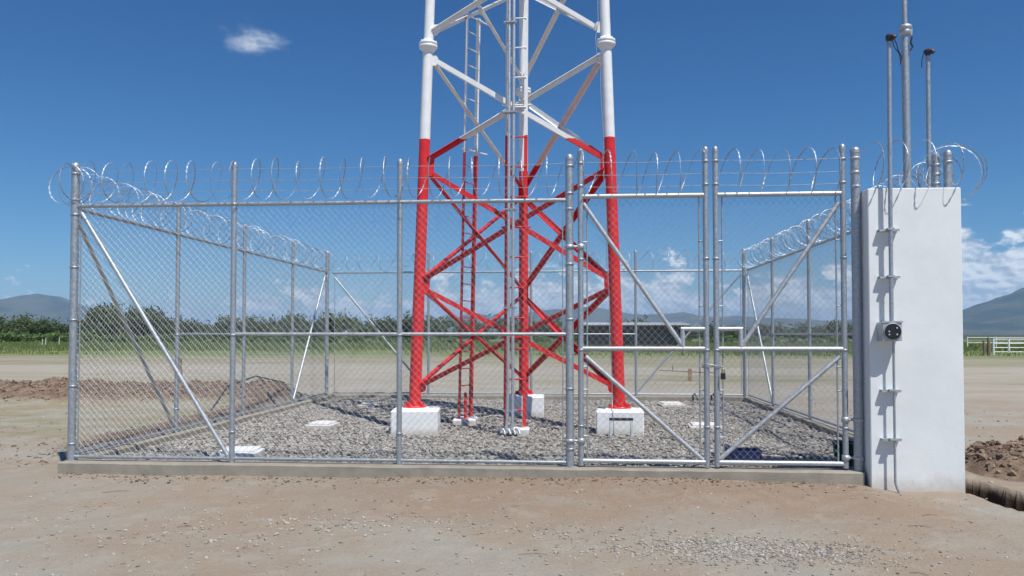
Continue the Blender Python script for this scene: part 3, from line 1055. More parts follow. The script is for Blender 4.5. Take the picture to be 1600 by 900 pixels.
m.build('loose_cable', M_CABLE, sm_)

bx = empty('meter_box', (CX, CY, 1.53), 'small grey meter box with a round black face on the white wall', 'meter box')
m = MB()
m.box(3.130, 3.322, 8.27, WY0 + 0.0, 1.528, 1.722, bev=0.006)
m.box(3.122, 3.330, 8.262, 8.285, 1.716, 1.732)
m.build('case', M_GREYBOX, bx)
m = MB()
cyl = [(3.228 + 0.078 * math.cos(a), 8.2695, 1.625 + 0.078 * math.sin(a)) for a in np.linspace(0, 2 * math.pi, 28)[:-1]]
m.prism(cyl, (0, -0.022, 0))
m.build('round_socket', M_BLACK, bx)
m = MB()
ring = [(3.228 + 0.083 * math.cos(a), 8.264, 1.625 + 0.083 * math.sin(a)) for a in np.linspace(0, 2 * math.pi, 33)]
m.tube(ring, 0.006, 6, caps=False)
m.build('rim', M_GREYBOX, bx)
for (dx_, dz_) in ((-0.042, 0.0), (-0.042, -0.030), (0.034, -0.030), (0.034, 0.035)):
    m = MB()
    m.box(3.228 + dx_ - 0.008, 3.228 + dx_ + 0.008, 8.240, 8.2475, 1.625 + dz_ - 0.007, 1.625 + dz_ + 0.007, bev=0.002)
    m.build('contact_jaw', M_GALV2, bx)

# tall pole behind the wall
tp = empty('antenna_pole', (3.615, 8.80, 0), 'thickest and tallest grey pole, rising from behind the white wall', 'pole')
m = MB()
m.tube([(3.600, 8.80, 7.5), (3.605, 8.80, 4.93)], 0.028, 14)
m.tube([(3.605, 8.80, 4.93), (3.618, 8.80, 0.0)], 0.040, 14)
m.build('shaft', M_GALV, tp)
m = MB()
m.lathe((3.612, 8.80, 4.83), [(0.041, 0), (0.058, 0.01), (0.060, 0.05), (0.052, 0.06), (0.066, 0.068), (0.066, 0.10), (0.045, 0.115), (0.030, 0.12)], 14)
m.box(3.655, 3.672, 8.77, 8.80, 4.83, 4.90)
m.build('coupling', M_GALV2, tp)
m = MB()
m.tube([(3.66, 8.755, 4.80), (3.645, 8.75, 4.73), (3.665, 8.75, 4.69), (3.64, 8.752, 4.65)], 0.010, 6)
m.build('wire_tail', M_CABLE, tp)

rm = empty('service_mast', (3.84, 8.80, 0), 'thin capped pipe behind the right half of the white wall', 'conduit mast')
MB().tube([(3.842, 8.80, 4.62), (3.826, 8.80, 0.0)], 0.023, 12).build('pipe', M_GALV, rm)
m = MB()
weatherhead(m, 3.842, 8.80, 4.62)
m.build('weather_cap', M_HEAD, rm)
m = MB()
m.tube([(3.80, 8.79, 4.66), (3.775, 8.79, 4.55), (3.772, 8.79, 4.47)], 0.005, 6)
m.build('loose_cable', M_CABLE, rm)

# ------------------------------------------------------------------ lattice tower
ZB = 0.47
LEG = np.array([(-2.43, 12.20), (0.73, 12.30), (-0.90, 15.0)])
CEN = LEG.mean(0)


def legp(k_, z):
    p = CEN + (LEG[k_] - CEN) * (1 - 0.0200 * (z - ZB))
    return np.array([p[0], p[1], z])


tw_ = empty('lattice_tower', (CEN[0], CEN[1], ZB), 'three legged steel lattice tower, red below and white above', 'tower')
TOP = 13.6
for k_ in range(3):
    m = MB()
    m.tube([legp(k_, ZB), legp(k_, 6.12)], [0.094, 0.082], 24, caps=True)
    m.tube([legp(k_, 6.26), legp(k_, 12.0), legp(k_, TOP)], [0.078, 0.070, 0.070], 24)
    lg = m.build('leg', M_TOWER, tw_)
    m = MB()
    c = legp(k_, 6.10)
    m.lathe(c, [(0.083, -0.05), (0.100, -0.02), (0.142, 0.02), (0.146, 0.055), (0.137, 0.06), (0.137, 0.066), (0.146, 0.07), (0.144, 0.105), (0.100, 0.135), (0.079, 0.16)], 24)
    for a in np.arange(8) * math.pi / 4:
        m.tube([(c[0] + 0.125 * math.cos(a), c[1] + 0.125 * math.sin(a), c[2] - 0.0), (c[0] + 0.125 * math.cos(a), c[1] + 0.125 * math.sin(a), c[2] + 0.135)], 0.010, 6)
    m.build('flange', M_TOWER, lg)
    m = MB()
    c = legp(k_, ZB)
    m.lathe(c, [(0.178, -0.002), (0.178, 0.022), (0.095, 0.023)], 24)
    for a in np.arange(8) * math.pi / 4 + 0.2:
        ca, sa = math.cos(a), math.sin(a)
        p0 = c + np.array([ca * 0.088, sa * 0.088, 0.022])
        p1 = c + np.array([ca * 0.165, sa * 0.165, 0.022])
        p2 = c + np.array([ca * 0.088, sa * 0.088, 0.10])
        m.prism([p0, p1, p2], (-sa * 0.008, ca * 0.008, 0))
        m.tube([c + np.array([math.cos(a + 0.39) * 0.155, math.sin(a + 0.39) * 0.155, 0]), c + np.array([math.cos(a + 0.39) * 0.155, math.sin(a + 0.39) * 0.155, 0.06])], 0.012, 6)
    m.build('base_plate', M_TOWER, lg)

PAN = [(0.80, 2.30), (2.46, 4.15), (4.34, 5.95), (6.38, 8.0), (8.18, 9.75), (9.93, 11.5), (11.66, 13.2)]
for (i0, i1) in ((0, 1), (0, 2), (1, 2)):
    e = legp(i1, 1) - legp(i0, 1)
    nrm = np.cross(e, (0, 0, 1.0))
    nrm /= np.linalg.norm(nrm)
    mid = (legp(i0, 1) + legp(i1, 1)) / 2 - np.array([CEN[0], CEN[1], 1])
    if nrm @ mid < 0:
        nrm = -nrm
    eh = e / np.linalg.norm(e)
    for pi, (za, zb) in enumerate(PAN):
        rl = 0.085 if zb < 6.1 else 0.07
        A0, A1 = legp(i0, za) + eh * rl, legp(i0, zb) + eh * rl
        B0, B1 = legp(i1, za) - eh * rl, legp(i1, zb) - eh * rl
        wd = 0.074 if pi < 3 else 0.068
        # one diagonal carries its standing flange on the upper edge facing the viewer's side, the other on the lower edge
        up_pair, dn_pair = ((A0, B1), (A1, B0)) if (i0, i1) != (1, 2) else ((B0, A1), (B1, A0))
        front = (i0, i1) == (0, 1)
        o = MB().angle(*up_pair, -nrm if front else nrm, wd, 0.009, -0.012 if front else 0.012, 1, upper=True).build('brace', M_PINK if (i0, i1, pi) == (1, 2, 2) else M_TOWER, tw_)
        if (i0, i1, pi) == (1, 2, 2):
            o['label'] = 'brace whose thin white paint lets the red show through'
        MB().angle(*dn_pair, nrm, wd, 0.009, -0.006, 1, upper=False).build('brace', M_TOWER, tw_)
        # bolt plate where the diagonals cross
        X = (A0 + B1) / 2 * 0.5 + (A1 + B0) / 2 * 0.5
        m = MB()
        dz = np.array([0, 0, 1.0])
        m.prism([X - eh * 0.06 - dz * 0.05, X + eh * 0.06 - dz * 0.05, X + eh * 0.06 + dz * 0.05, X - eh * 0.06 + dz * 0.05], nrm * 0.006)
        m.build('crossing_plate', M_TOWER, tw_)
    for (za, zb) in [(0.70, 0.90)] + [(PAN[i][1] - 0.07, PAN[i + 1][0] + 0.07) for i in range(2)] + [(5.84, 6.0), (6.33, 6.5)] + [(PAN[i][1] - 0.06, PAN[i + 1][0] + 0.06) for i in range(3, 6)]:
        for kk, sgn in ((i0, 1), (i1, -1)):
            m = MB()
            p0, p1 = legp(kk, za), legp(kk, zb)
            w2 = 0.165
            m.prism([p0 + eh * sgn * 0.06, p0 + eh * sgn * (w2 - 0.03), p0 + eh * sgn * w2 + dz * 0.04, p1 + eh * sgn * w2 - dz * 0.04, p1 + eh * sgn * (w2 - 0.03), p1 + eh * sgn * 0.06], nrm * 0.010)
            m.build('gusset_plate', M_TOWER, tw_)

def ladder(label, a0, b0, z0, z1, step, lean, rr0, size=0.022, rung_r=0.009):
    """rails from a0 and b0 (x, y) at z0 up to z1, leaning inwards with the tower face"""
    lead = MB()
    A = lambda z: np.array([a0[0] + lean[0] * (z - z0), a0[1] + lean[1] * (z - z0), z])
    B = lambda z: np.array([b0[0] + lean[0] * (z - z0), b0[1] + lean[1] * (z - z0), z])
    e = (B(z0) - A(z0))
    e /= np.linalg.norm(e)
    nr = np.cross(e, (0, 0, 1.0))
    lead.angle(A(z0), A(z1), nr, size * 2, 0.005, 0, -1)
    rail = lead.build('ladder_rail', M_TOWER, tw_)
    m2 = MB().angle(B(z0), B(z1), nr, size * 2, 0.005, 0, 1)
    m2.build('ladder_rail', M_TOWER, tw_)
    z = rr0
    while z < z1 - 0.05:
        m3 = MB()
        m3.tube([A(z), B(z)], rung_r, 8)
        m3.build('rung', M_TOWER, tw_)
        z += step
    return A, B


LA, LB = ladder('', (-1.865, 13.18), (-1.70, 13.50), 0.20, 7.05, 0.285, (0.019, -0.003), 0.45, 0.026)
m = MB()
m.tube([(-1.78, 13.28, 0.16), (-1.78, 13.28, 0.62)], 0.026, 10)
m.box(-1.83, -1.73, 13.24, 13.32, 0.16, 0.19)
m.build('ladder_foot', M_TOWER, tw_)
for z_ in (4.72, 7.0):
    m = MB()
    m.tube([LA(z_) + (-0.04, 0, 0), LB(z_) + (0.05, 0.04, 0)], 0.014, 8)
    m.tube([LB(z_), LB(z_) + (0.14, 0.25, 0.02)], 0.014, 8)
    m.build('ladder_bracket', M_TOWER, tw_)
RA, RB = ladder('', (-1.005, 12.02), (-0.715, 12.02), 0.20, TOP - 0.3, 0.465, (0.0045, 0.0205), 0.45, 0.028, 0.013)
for z_ in (1.55, 3.24, 5.14, 7.2):
    m = MB()
    m.tube([RA(z_) + (-0.03, 0.0, 0), RA(z_) + (-0.03, 0.16, 0)], 0.013, 8)
    m.tube([RB(z_) + (0.03, 0.0, 0), RB(z_) + (0.03, 0.16, 0)], 0.013, 8)
    m.tube([RA(z_) + (-0.08, 0.03, 0), RB(z_) + (0.08, 0.03, 0)], 0.013, 8)
    m.build('ladder_bracket', M_TOWER, tw_)
# dark grounding cable down the right leg
m = MB()
pp = []
for z in np.linspace(6.9, 0.5, 30):
    p = legp(1, z)
    off = 0.105 + (0.06 if 6.0 < z < 6.4 else 0) + 0.008 * math.sin(z * 5)
    pp.append((p[0] - off, p[1] - 0.06, z))
pp += [(0.60, 12.10, 0.46), (0.62, 11.96, 0.44), (0.62, 11.93, 0.36), (0.62, 11.93, 0.12)]
m.tube(pp, 0.007, 6)
m.build('grounding_cable', M_GALV, tw_)

# galvanised conduits in front of the ladder
cnd = empty('cable_conduits', (-0.95, 11.93, 0.1), 'pair of grey conduits rising side by side in front of the tower ladder', 'conduits')
for k_, x in enumerate((-0.955, -0.885)):
    m = MB()
    top = (x + 0.02, 11.93 + 0.02 * 13, TOP - 0.4)
    m.tube([(x - 0.03 + 0.02 * k_, 11.86, 0.10), (x - 0.012 + 0.012 * k_, 11.90, 0.32), (x, 11.93, 0.8), (x + 0.01, 12.06, 6.5), top], 0.024, 12)
    m.build('conduit', M_GALV2, cnd)
for z_ in (0.45, 2.0, 3.5, 5.0, 6.4):
    m = MB()
    y_ = 11.93 + 0.0205 * (z_ - 0.5)
    m.box(-1.03, -0.83, y_ - 0.03, y_ + 0.055, z_ - 0.012, z_ + 0.012)
    m.build('strap', M_GALV, cnd)
for k_, (x, ln) in enumerate(((-1.08, 0.11), (-1.00, 0.13), (-0.93, 0.12), (-0.86, 0.1))):
    m = MB()
    m.tube([(x, 11.78, 0.10), (x, 11.76, 0.17), (x + 0.04, 11.74, 0.20), (x + 0.08, 11.72, 0.18), (x + 0.10, 11.70, 0.12)], 0.018, 8)
    m.build('elbow', M_GALV2, cnd)
m = MB()
m.box(-1.10, -0.80, 11.70, 11.74, 0.10, 0.135)
m.build('ground_bar', M_CABLE, cnd)

# footings
FG = 'white concrete tower footings'


def footing(label, x0, x1, y0, y1, z1, rot, leg=None, group=FG, name='concrete_footing', cat='footing'):
    m = MB()
    m.box(x0, x1, y0, y1, -0.1, z1, rot, bev=0.018)
    if leg is not None:
        c = LEG[leg]
        r = empty(name, ((x0 + x1) / 2, (y0 + y1) / 2, 0.08), label, cat, group)
        m.build('block', M_BLOCK, r)
        m = MB()
        m.lathe((c[0], c[1], z1 - 0.002), [(0.235, 0), (0.215, 0.018), (0.19, ZB - z1 - 0.001)], 20)
        m.build('grout_pad', M_BLOCK, r)
        return r
    o = m.build(name, M_BLOCK, loc=((x0 + x1) / 2, (y0 + y1) / 2, 0.05))
    return tag(o, label, cat, group)


footing('large white footing block under the left tower leg', -2.76, -2.05, 11.84, 12.55, 0.445, 0.10, 0)
footing('large white footing block under the right tower leg', 0.38, 1.09, 11.97, 12.65, 0.445, -0.05, 1)
footing('white footing block under the rear tower leg, farthest back', -1.22, -0.52, 14.62, 15.3, 0.445, 0.02, 2)
footing('low white pad under the narrow left ladder', -1.99, -1.60, 13.10, 13.62, 0.185, 0.05, group='low white pads under the ladders', name='ladder_pad', cat='pad')
footing('low white pad under the wide ladder and conduits', -1.08, -0.64, 11.88, 12.18, 0.185, 0.0, group='low white pads under the ladders', name='ladder_pad', cat='pad')

# white covers lying in the gravel
WG = 'white concrete covers in the gravel'
for (lab, x0, x1, y0, y1, z1, rt) in [
        ('white cover lying by the foot of the front left brace, nearest the kerb', -4.28, -3.80, 9.25, 9.70, 0.205, 0.12),
        ('white square cover in the gravel left of the left footing', -4.30, -3.88, 12.62, 13.1, 0.155, -0.06),
        ('small white cover half lost in the gravel far behind the left footing', -4.48, -4.15, 16.4, 16.8, 0.14, 0.0),
        ('white cover in the gravel near the rear fence, right of the tower', 1.86, 2.36, 16.9, 17.4, 0.15, 0.1),
        ('white cover seen through the meeting uprights of the gate', 1.90, 2.42, 12.9, 13.4, 0.15, -0.05)]:
    r = empty('ground_cover', ((x0 + x1) / 2, (y0 + y1) / 2, 0.08), lab, 'cover', WG)
    m = MB()
    m.box(x0, x1, y0, y1, 0.0, z1 - 0.03, rt, bev=0.01)
    m.build('frame', M_BLOCK, r)
    m = MB()
    m.box(x0 + 0.04, x1 - 0.04, y0 + 0.04, y1 - 0.04, z1 - 0.031, z1, rt, bev=0.008)
    m.build('lid', M_BLOCK, r)

# navy tub inside the gate
tb = empty('plastic_tub', (2.01, 9.62, 0.1), 'low navy blue plastic tub on the gravel behind the right gate leaf', 'tub')


def rrect(x0, x1, y0, y1, r, z, n=5):
    out = []
    for cx_, cy_, a0 in ((x1 - r, y0 + r, -90), (x1 - r, y1 - r, 0), (x0 + r, y1 - r, 90), (x0 + r, y0 + r, 180)):
        for a in np.linspace(a0, a0 + 90, n):
            out.append((cx_ + r * math.cos(R(a)), cy_ + r * math.sin(R(a)), z))
    return out


m = MB()
rings = [(-0.02, 0.075), (0.0, 0.10), (0.008, 0.225), (0.012, 0.235), (-0.012, 0.237), (-0.03, 0.14), (-0.06, 0.135)]
vs = []
for g_, z in rings:
    vs += rrect(1.83 - g_, 2.21 + g_, 9.46 - g_, 9.78 + g_, 0.07, z)
k_ = 20
m.add(vs, [[i * k_ + j, i * k_ + (j + 1) % k_, (i + 1) * k_ + (j + 1) % k_, (i + 1) * k_ + j] for i in range(len(rings) - 1) for j in range(k_)] +
      [list(range((len(rings) - 1) * k_, len(rings) * k_))], False)
m.build('basin', M_BLUE, tb)
for x in (1.85, 2.19):
    m = MB()
    m.tube([(x, 9.50, 0.235), (x, 9.53, 0.25), (x, 9.71, 0.25), (x, 9.74, 0.235)], 0.012, 6)
    m.build('handle', M_BLUE, tb)

# dark green bucket behind the gate post
bk_ = empty('bucket', (3.12, 9.4, 0.1), 'dark green bucket half hidden behind the right gate post', 'bucket')
m = MB()
m.lathe((3.13, 9.45, 0.10), [(0.10, 0), (0.125, 0.24), (0.133, 0.245), (0.133, 0.26), (0.12, 0.262), (0.10, 0.12), (0.01, 0.10)], 20)
m.build('body', M_GREEN, bk_)
MB().tube([(3.13 + 0.13 * math.cos(a), 9.45 - 0.04 * math.sin(a), 0.34 - 0.10 * math.sin(a)) for a in np.linspace(0, math.pi, 10)], 0.004, 5).build('handle', M_GALV, bk_)

# black step bracket leaning against the right footing
sb = empty('bracket_frame', (0.73, 11.84, 0.1), 'dark steel bracket frame standing in front of the right footing', 'bracket')
m = MB()
m.box(0.55, 0.90, 11.80, 11.84, 0.325, 0.365)
m.build('cross_bar', M_CABLE, sb)
for x in (0.57, 0.88):
    m = MB()
    m.prism([(x - 0.015, 11.80, 0.33), (x + 0.015, 11.80, 0.33), (x + 0.015, 11.72, 0.09), (x - 0.015, 11.72, 0.09)], (0, 0.012, 0))
    m.prism([(x - 0.015, 11.83, 0.33), (x + 0.015, 11.83, 0.33), (x + 0.015, 11.92, 0.09), (x - 0.015, 11.92, 0.09)], (0, 0.012, 0))
    m.build('bracket_leg', M_GALV, sb)

# rebar ends by the rear kerb
for i, (x, y, lab) in enumerate([(2.72, 18.1, 'bent dark rebar end by the rear kerb, left of the pair'), (3.12, 18.05, 'bent dark rebar end by the rear kerb, right of the pair')]):
    m = MB()
    m.tube([(x, y, 0.05), (x - 0.01, y, 0.22), (x + 0.03, y, 0.27), (x + 0.10, y - 0.02, 0.12)], 0.02, 6)
    tag(m.build('rebar_end', M_CABLE, loc=(x, y, 0.08)), lab, 'rebar', 'rebar ends by the rear kerb')

# dark tube added where the tower leg's shadow climbs the soil heap
m = MB()
m.tube([(-6.15, 13.2, 0.30), (-6.4, 14.4, 0.62), (-6.6, 16.2, 0.72), (-6.5, 17.6, 0.5)], 0.016, 6)
tag(m.build('shadow_tube', M_CABLE, loc=(-6.4, 15.0, 0.3)), 'dark tube added as the tower shadow on the soil outside the left fence', 'shadow tube')

# ------------------------------------------------------------------ stakes
m = MB()
m.tube([(-11.2, 22.0, -0.1), (-11.18, 22.0, 0.5), (-11.24, 22.0, 1.0)], [0.07, 0.065, 0.05], 8, smooth=False)
m.tube([(-11.24, 22.0, 0.55), (-11.20, 22.02, 0.92)], [0.075, 0.06], 6, smooth=False)
tag(m.build('wooden_post', M_WOOD, loc=(-11.2, 22, 0)), 'short weathered wooden post beyond the soil heap at left', 'post')
sk = empty('survey_stake', (4.0, 27.5, 0), 'short orange stake with a low cross bar on the open ground beyond the tower', 'stake')
m = MB()
m.box(3.96, 4.08, 27.45, 27.53, -0.1, 0.42)
m.build('peg', M_RUST, sk)
m = MB()
m.tube([(3.0, 27.5, 0.36), (4.9, 27.5, 0.28)], 0.018, 6)
m.tube([(3.45, 27.5, 0.34), (3.45, 27.5, 0.52)], 0.018, 6)
m.build('cross_bar', M_WOOD, sk)

# ------------------------------------------------------------------ vegetation
def crown_mesh(seed, w_, h_, nleaf, leaf, mat, name='crown', spiky=0.0):
    rg = np.random.default_rng(seed)
    nl = 9
    lob = np.stack([rg.uniform(-0.36, 0.36, nl) * w_, rg.uniform(-0.3, 0.3, nl) * w_, rg.uniform(0.25, 0.78, nl) * h_], 1)
    lr = rg.uniform(0.14, 0.26, nl)
    which = rg.integers(0, nl, nleaf)
    d = rg.normal(0, 1, (nleaf, 3))
    d /= np.linalg.norm(d, axis=1)[:, None]
    rad_ = rg.random(nleaf) ** 0.45
    P = lob[which] + d * (rad_ * lr[which])[:, None] * np.array([w_, w_, h_ * 0.95])
    # wispy shoots sticking out of the top
    ns = int(nleaf * 0.12)
    base = lob[rg.integers(0, nl, ns)]
    up = rg.random(ns)[:, None]
    P[:ns] = base + np.stack([rg.normal(0, 0.10, ns) * w_, rg.normal(0, 0.08, ns) * w_, (0.12 + 0.22 * rg.random(ns) + spiky * rg.random(ns)) * h_], 1) * (0.5 + 0.5 * up)
    P[:, 2] = np.clip(P[:, 2], 0.03, None)
    u = rg.normal(0, 1, (nleaf, 3)); u /= np.linalg.norm(u, axis=1)[:, None]
    v = np.cross(u, rg.normal(0, 1, (nleaf, 3))); v /= np.linalg.norm(v, axis=1)[:, None] + 1e-9
    s_ = leaf * rg.uniform(0.5, 1.3, nleaf)[:, None]
    V = np.stack([P - u * s_ , P - v * s_ * 0.35, P + u * s_, P + v * s_ * 0.35], 1)
    F = np.arange(nleaf * 4).reshape(-1, 4)
    tone = np.clip(0.5 * rg.random(nl)[which] + 0.5 * rg.random(nleaf), 0, 1)
    return V.reshape(-1, 3), F, np.repeat(tone, 4)


def make_shrub(seed, w_, h_, nleaf, leaf, mat, nm, loc=(0, -500, 0), spiky=0.0):
    r = empty(nm, (0, 0, 0), None, None)
    V, F, T = crown_mesh(seed, w_, h_, nleaf, leaf, mat, spiky=spiky)
    o = fast_mesh('crown', V, F, mat, parent=r)
    set_attr(o, 'tone', T)
    m = MB()
    rg = np.random.default_rng(seed + 50)
    for i in range(4):
        a = rg.uniform(0, 6.28)
        q0 = (rg.uniform(-0.05, 0.05) * w_, 0, -0.1)
        q1 = (math.cos(a) * 0.10 * w_, math.sin(a) * 0.10 * w_, 0.30 * h_)
        q2 = (math.cos(a) * 0.22 * w_, math.sin(a) * 0.22 * w_, 0.62 * h_)
        m.tube([q0, q1, q2], [0.03 * h_, 0.02 * h_, 0.008 * h_], 6)
    m.build('trunk', M_BARK, r)
    return r


protos = [make_shrub(10 + i, 7.5, 1.0 * 3.6, 2400, 0.34, M_LEAF, 'mesquite_tree', spiky=0.25 if i % 2 else 0.1) for i in range(6)]
used = [False] * 6
FPX = 1240.0


def place_shrub(pxx, Y, h_, wsc, idx, label, group):
    X = (pxx - 893) / FPX * Y
    if not used[idx]:
        r = protos[idx]
        used[idx] = True
    else:
        r = copy_tree(protos[idx])
    r.location = (X, Y, 0)
    s_ = h_ / 3.6
    r.scale = (wsc, wsc, s_)
    r.rotation_euler = (0, 0, random.uniform(0, 6.28))
    r['label'] = label
    r['category'] = 'tree'
    r['group'] = group
    return r


GT = 'row of mesquite trees across the plain'
px_ = -70.0
k = 0
place = []


def prof(p):
    pts_ = [(-80, 503), (60, 506), (108, 504), (118, 492), (135, 486), (175, 488), (200, 497), (225, 493), (245, 492), (262, 506), (300, 507), (340, 503), (380, 504), (440, 498),
            (490, 502), (530, 502), (550, 495), (575, 505), (620, 505), (700, 507), (800, 508), (890, 509), (900, 514), (960, 512), (972, 500), (1000, 499), (1020, 513), (1060, 514),
            (1100, 514), (1165, 514), (1200, 509), (1240, 507), (1300, 509), (1350, 508)]
    return float(np.interp(p, [a for a, _ in pts_], [b for _, b in pts_]))


def where(p):
    if p < 112:
        return 'left of the fence corner post'
    if p < 270:
        return 'seen through the first side fence bay'
    if p < 512:
        return 'behind the left side fence'
    if p < 668:
        return 'between rear left corner and left tower leg'
    if p < 815:
        return 'between the left and rear tower legs'
    if p < 960:
        return 'behind the rear and right tower legs'
    if p < 1110:
        return 'seen through the left gate leaf'
    return 'seen through the right gate leaf'


step_i = 0
while px_ < 1345:
    Y = 170 + random.uniform(-12, 18)
    topy = prof(px_) + random.uniform(-10, 2) * (1.0 if px_ < 900 else 0.5)
    h_ = 1.6 + (522 - topy) * Y / FPX
    place.append((px_, Y, h_))
    px_ += random.uniform(20, 32) if px_ < 900 else random.uniform(26, 44)
ORD = ['first', 'second', 'third', 'fourth', 'fifth', 'sixth', 'seventh', 'eighth', 'ninth', 'tenth', 'eleventh', 'twelfth', 'thirteenth', 'fourteenth', 'fifteenth', 'sixteenth']
seen = {}
for (p, Y, h_) in place:
    wsc = random.uniform(1.0, 1.35)
    if 905 < p < 1065:
        Y += 8
    wh = where(p)
    j = seen.get(wh, 0)
    seen[wh] = j + 1
    place_shrub(p, Y, h_, wsc, step_i % 6, 'dark mesquite tree %s, %s from left' % (wh, ORD[j]), GT)
    step_i += 1

# lighter weeds and bushes in front of the trees
wprot = [make_shrub(40 + i, 3.2, 1.5, 800, 0.20, M_LEAF2, 'bush', spiky=0.1) for i in range(4)]
wused = [False] * 4
BG = 'low bright bushes before the trees'
pxs = -60.0
i = 0
wseen = {}
while pxs < 1350:
    Y = random.uniform(128, 150)
    if not wused[i % 4]:
        r = wprot[i % 4]
        wused[i % 4] = True
    else:
        r = copy_tree(wprot[i % 4])
    r.location = ((pxs - 893) / FPX * Y, Y, -0.05)
    s_ = random.uniform(0.8, 1.3) * (1.35 if pxs < 600 else 1.0)
    r.scale = (s_ * 1.3, s_, s_ * 0.85)
    r.rotation_euler = (0, 0, random.uniform(0, 6.28))
    wh = where(pxs)
    j = wseen.get(wh, 0)
    wseen[wh] = j + 1
    r['label'] = 'low light bush %s, %s from left' % (wh, ORD[j])
    r['category'] = 'bush'
    r['group'] = BG
    pxs += random.uniform(16, 34) if pxs < 640 else random.uniform(26, 60)
    i += 1


# grass
def blades(name, X, Y, hgt, wid, mat, label, per=5, spread=0.12):
    n = len(X)
    X = np.repeat(X, per) + rng.normal(0, 1, n * per) * np.repeat(spread, n * per)
    Y = np.repeat(Y, per) + rng.normal(0, 1, n * per) * np.repeat(spread, n * per)
    hh = np.repeat(hgt, per) * rng.uniform(0.5, 1.2, n * per)
    ww = np.repeat(wid, per)
    Z = ground_z(X, Y) - 0.01
    a = rng.uniform(0, 3.14, n * per)
    lx, ly = rng.normal(0, 0.3, n * per) * hh, rng.normal(0, 0.3, n * per) * hh
    P0 = np.stack([X - np.cos(a) * ww, Y - np.sin(a) * ww, Z], 1)
    P1 = np.stack([X + np.cos(a) * ww, Y + np.sin(a) * ww, Z], 1)
    P2 = np.stack([X + lx, Y + ly, Z + hh], 1)
    V = np.stack([P0, P1, P2], 1).reshape(-1, 3)
    F = np.arange(n * per * 3).reshape(-1, 3)
    o = fast_mesh(name, V, F, mat)
    set_attr(o, 'tone', np.repeat(rng.random(n * per), 3))
    tag(o, label, 'grass', kind='stuff')


n = 16000
Yg = 60 + 100 * rng.random(n) ** 1.2
pg = rng.uniform(-120, 1720, n)
Xg = (pg - 893) / FPX * Yg
dn = fbm(Xg * 0.05, Yg * 0.12, 4, 60)
k = dn + (Yg - 62) / 60 > rng.uniform(0.35, 1.0, n)
blades('meadow_grass', Xg[k], Yg[k], rng.uniform(0.18, 0.50, k.sum()), np.full(k.sum(), 0.05), M_GRASS, 'green and straw coloured grass of the meadow beyond the bare ground', per=6, spread=0.6)
n = 1700
Xg = rng.uniform(-15.5, -6.2, n)
Yg = rng.uniform(10.5, 17.6, n)
k = fbm(Xg * 0.8, Yg * 0.8, 4, 61) > rng.uniform(0.40, 0.66, n)
blades('thin_grass', Xg[k], Yg[k], rng.uniform(0.015, 0.045, k.sum()), np.full(k.sum(), 0.003), M_GRASS, 'thin short grass on the dirt left of the enclosure', per=6, spread=0.05)

# ------------------------------------------------------------------ shed, corral, field posts
SY = 102.0
X0, X1 = (902 - 893) / FPX * SY, (1068 - 893) / FPX * SY
sh = empty('open_shed', ((X0 + X1) / 2, SY + 2.5, 0), 'long low shed with a pale roof and dark open front beyond the tower', 'shed')
m = MB()
m.prism([(X0 - 0.4, SY - 0.6, 2.72), (X0 - 0.4, SY + 5.4, 3.05), (X0 - 0.4, SY + 5.4, 3.15), (X0 - 0.4, SY - 0.6, 2.85)], (X1 - X0 + 0.8, 0, 0))
nrib = 48
for i in range(nrib):
    x = X0 - 0.3 + (X1 - X0 + 0.6) * i / (nrib - 1)
    m.prism([(x, SY - 0.62, 2.852), (x, SY + 5.41, 3.152), (x, SY + 5.41, 3.19), (x, SY - 0.62, 2.89)], (0.06, 0, 0))
m.build('roof', M_SHED_ROOF, sh)
m = MB()
m.box(X0, X1, SY + 5.0, SY + 5.12, 0, 2.95)
m.build('rear_wall', M_SHED_DARK, sh)
for xx in (X0, X1 - 0.12):
    m = MB()
    m.box(xx, xx + 0.12, SY, SY + 4.99, 0, 2.75)
    m.build('side_wall', M_SHED_DARK, sh)
m = MB()
m.box(X0 + 0.2, X1 - 0.2, SY + 0.9, SY + 1.0, 0, 2.3)
m.build('inner_partition', M_SHED_DARK, sh)
for i in range(6):
    x = X0 + 0.1 + (X1 - X0 - 0.3) * i / 5
    m = MB()
    m.box(x, x + 0.13, SY - 0.3, SY - 0.17, 0, 2.735)
    m.build('post', M_SHED_DARK, sh)

CYY = 64.0
cf_ = empty('pipe_corral', ((1523 - 893) / FPX * CYY, CYY, 0), 'white pipe corral fence on the meadow at the far right', 'corral fence')
xs = [(p - 893) / FPX * CYY for p in (1523, 1545, 1578, 1611, 1644, 1677, 1710, 1743)]
for i, x in enumerate(xs):
    m = MB()
    m.tube([(x, CYY, -0.1), (x, CYY, 1.26)], 0.075, 8)
    m.build('post', M_PIPE_WHITE, cf_)
for z in (0.22, 0.55, 0.88, 1.2):
    m = MB()
    m.tube([(xs[0], CYY, z), (xs[-1], CYY, z)], 0.040, 6)
    m.build('rail', M_PIPE_WHITE, cf_)
rr2 = empty('pipe_corral', ((1500 - 893) / FPX * 90, 90, 0), 'second white pipe fence farther back behind the corral', 'corral fence')
for i in range(9):
    x = 43.0 + i * 3
    m = MB()
    m.tube([(x, 90, -0.1), (x, 90, 1.3)], 0.06, 8)
    m.build('post', M_PIPE_WHITE, rr2)
for z in (0.65, 1.22):
    MB().tube([(43, 90, z), (67, 90, z)], 0.04, 6).build('rail', M_PIPE_WHITE, rr2)
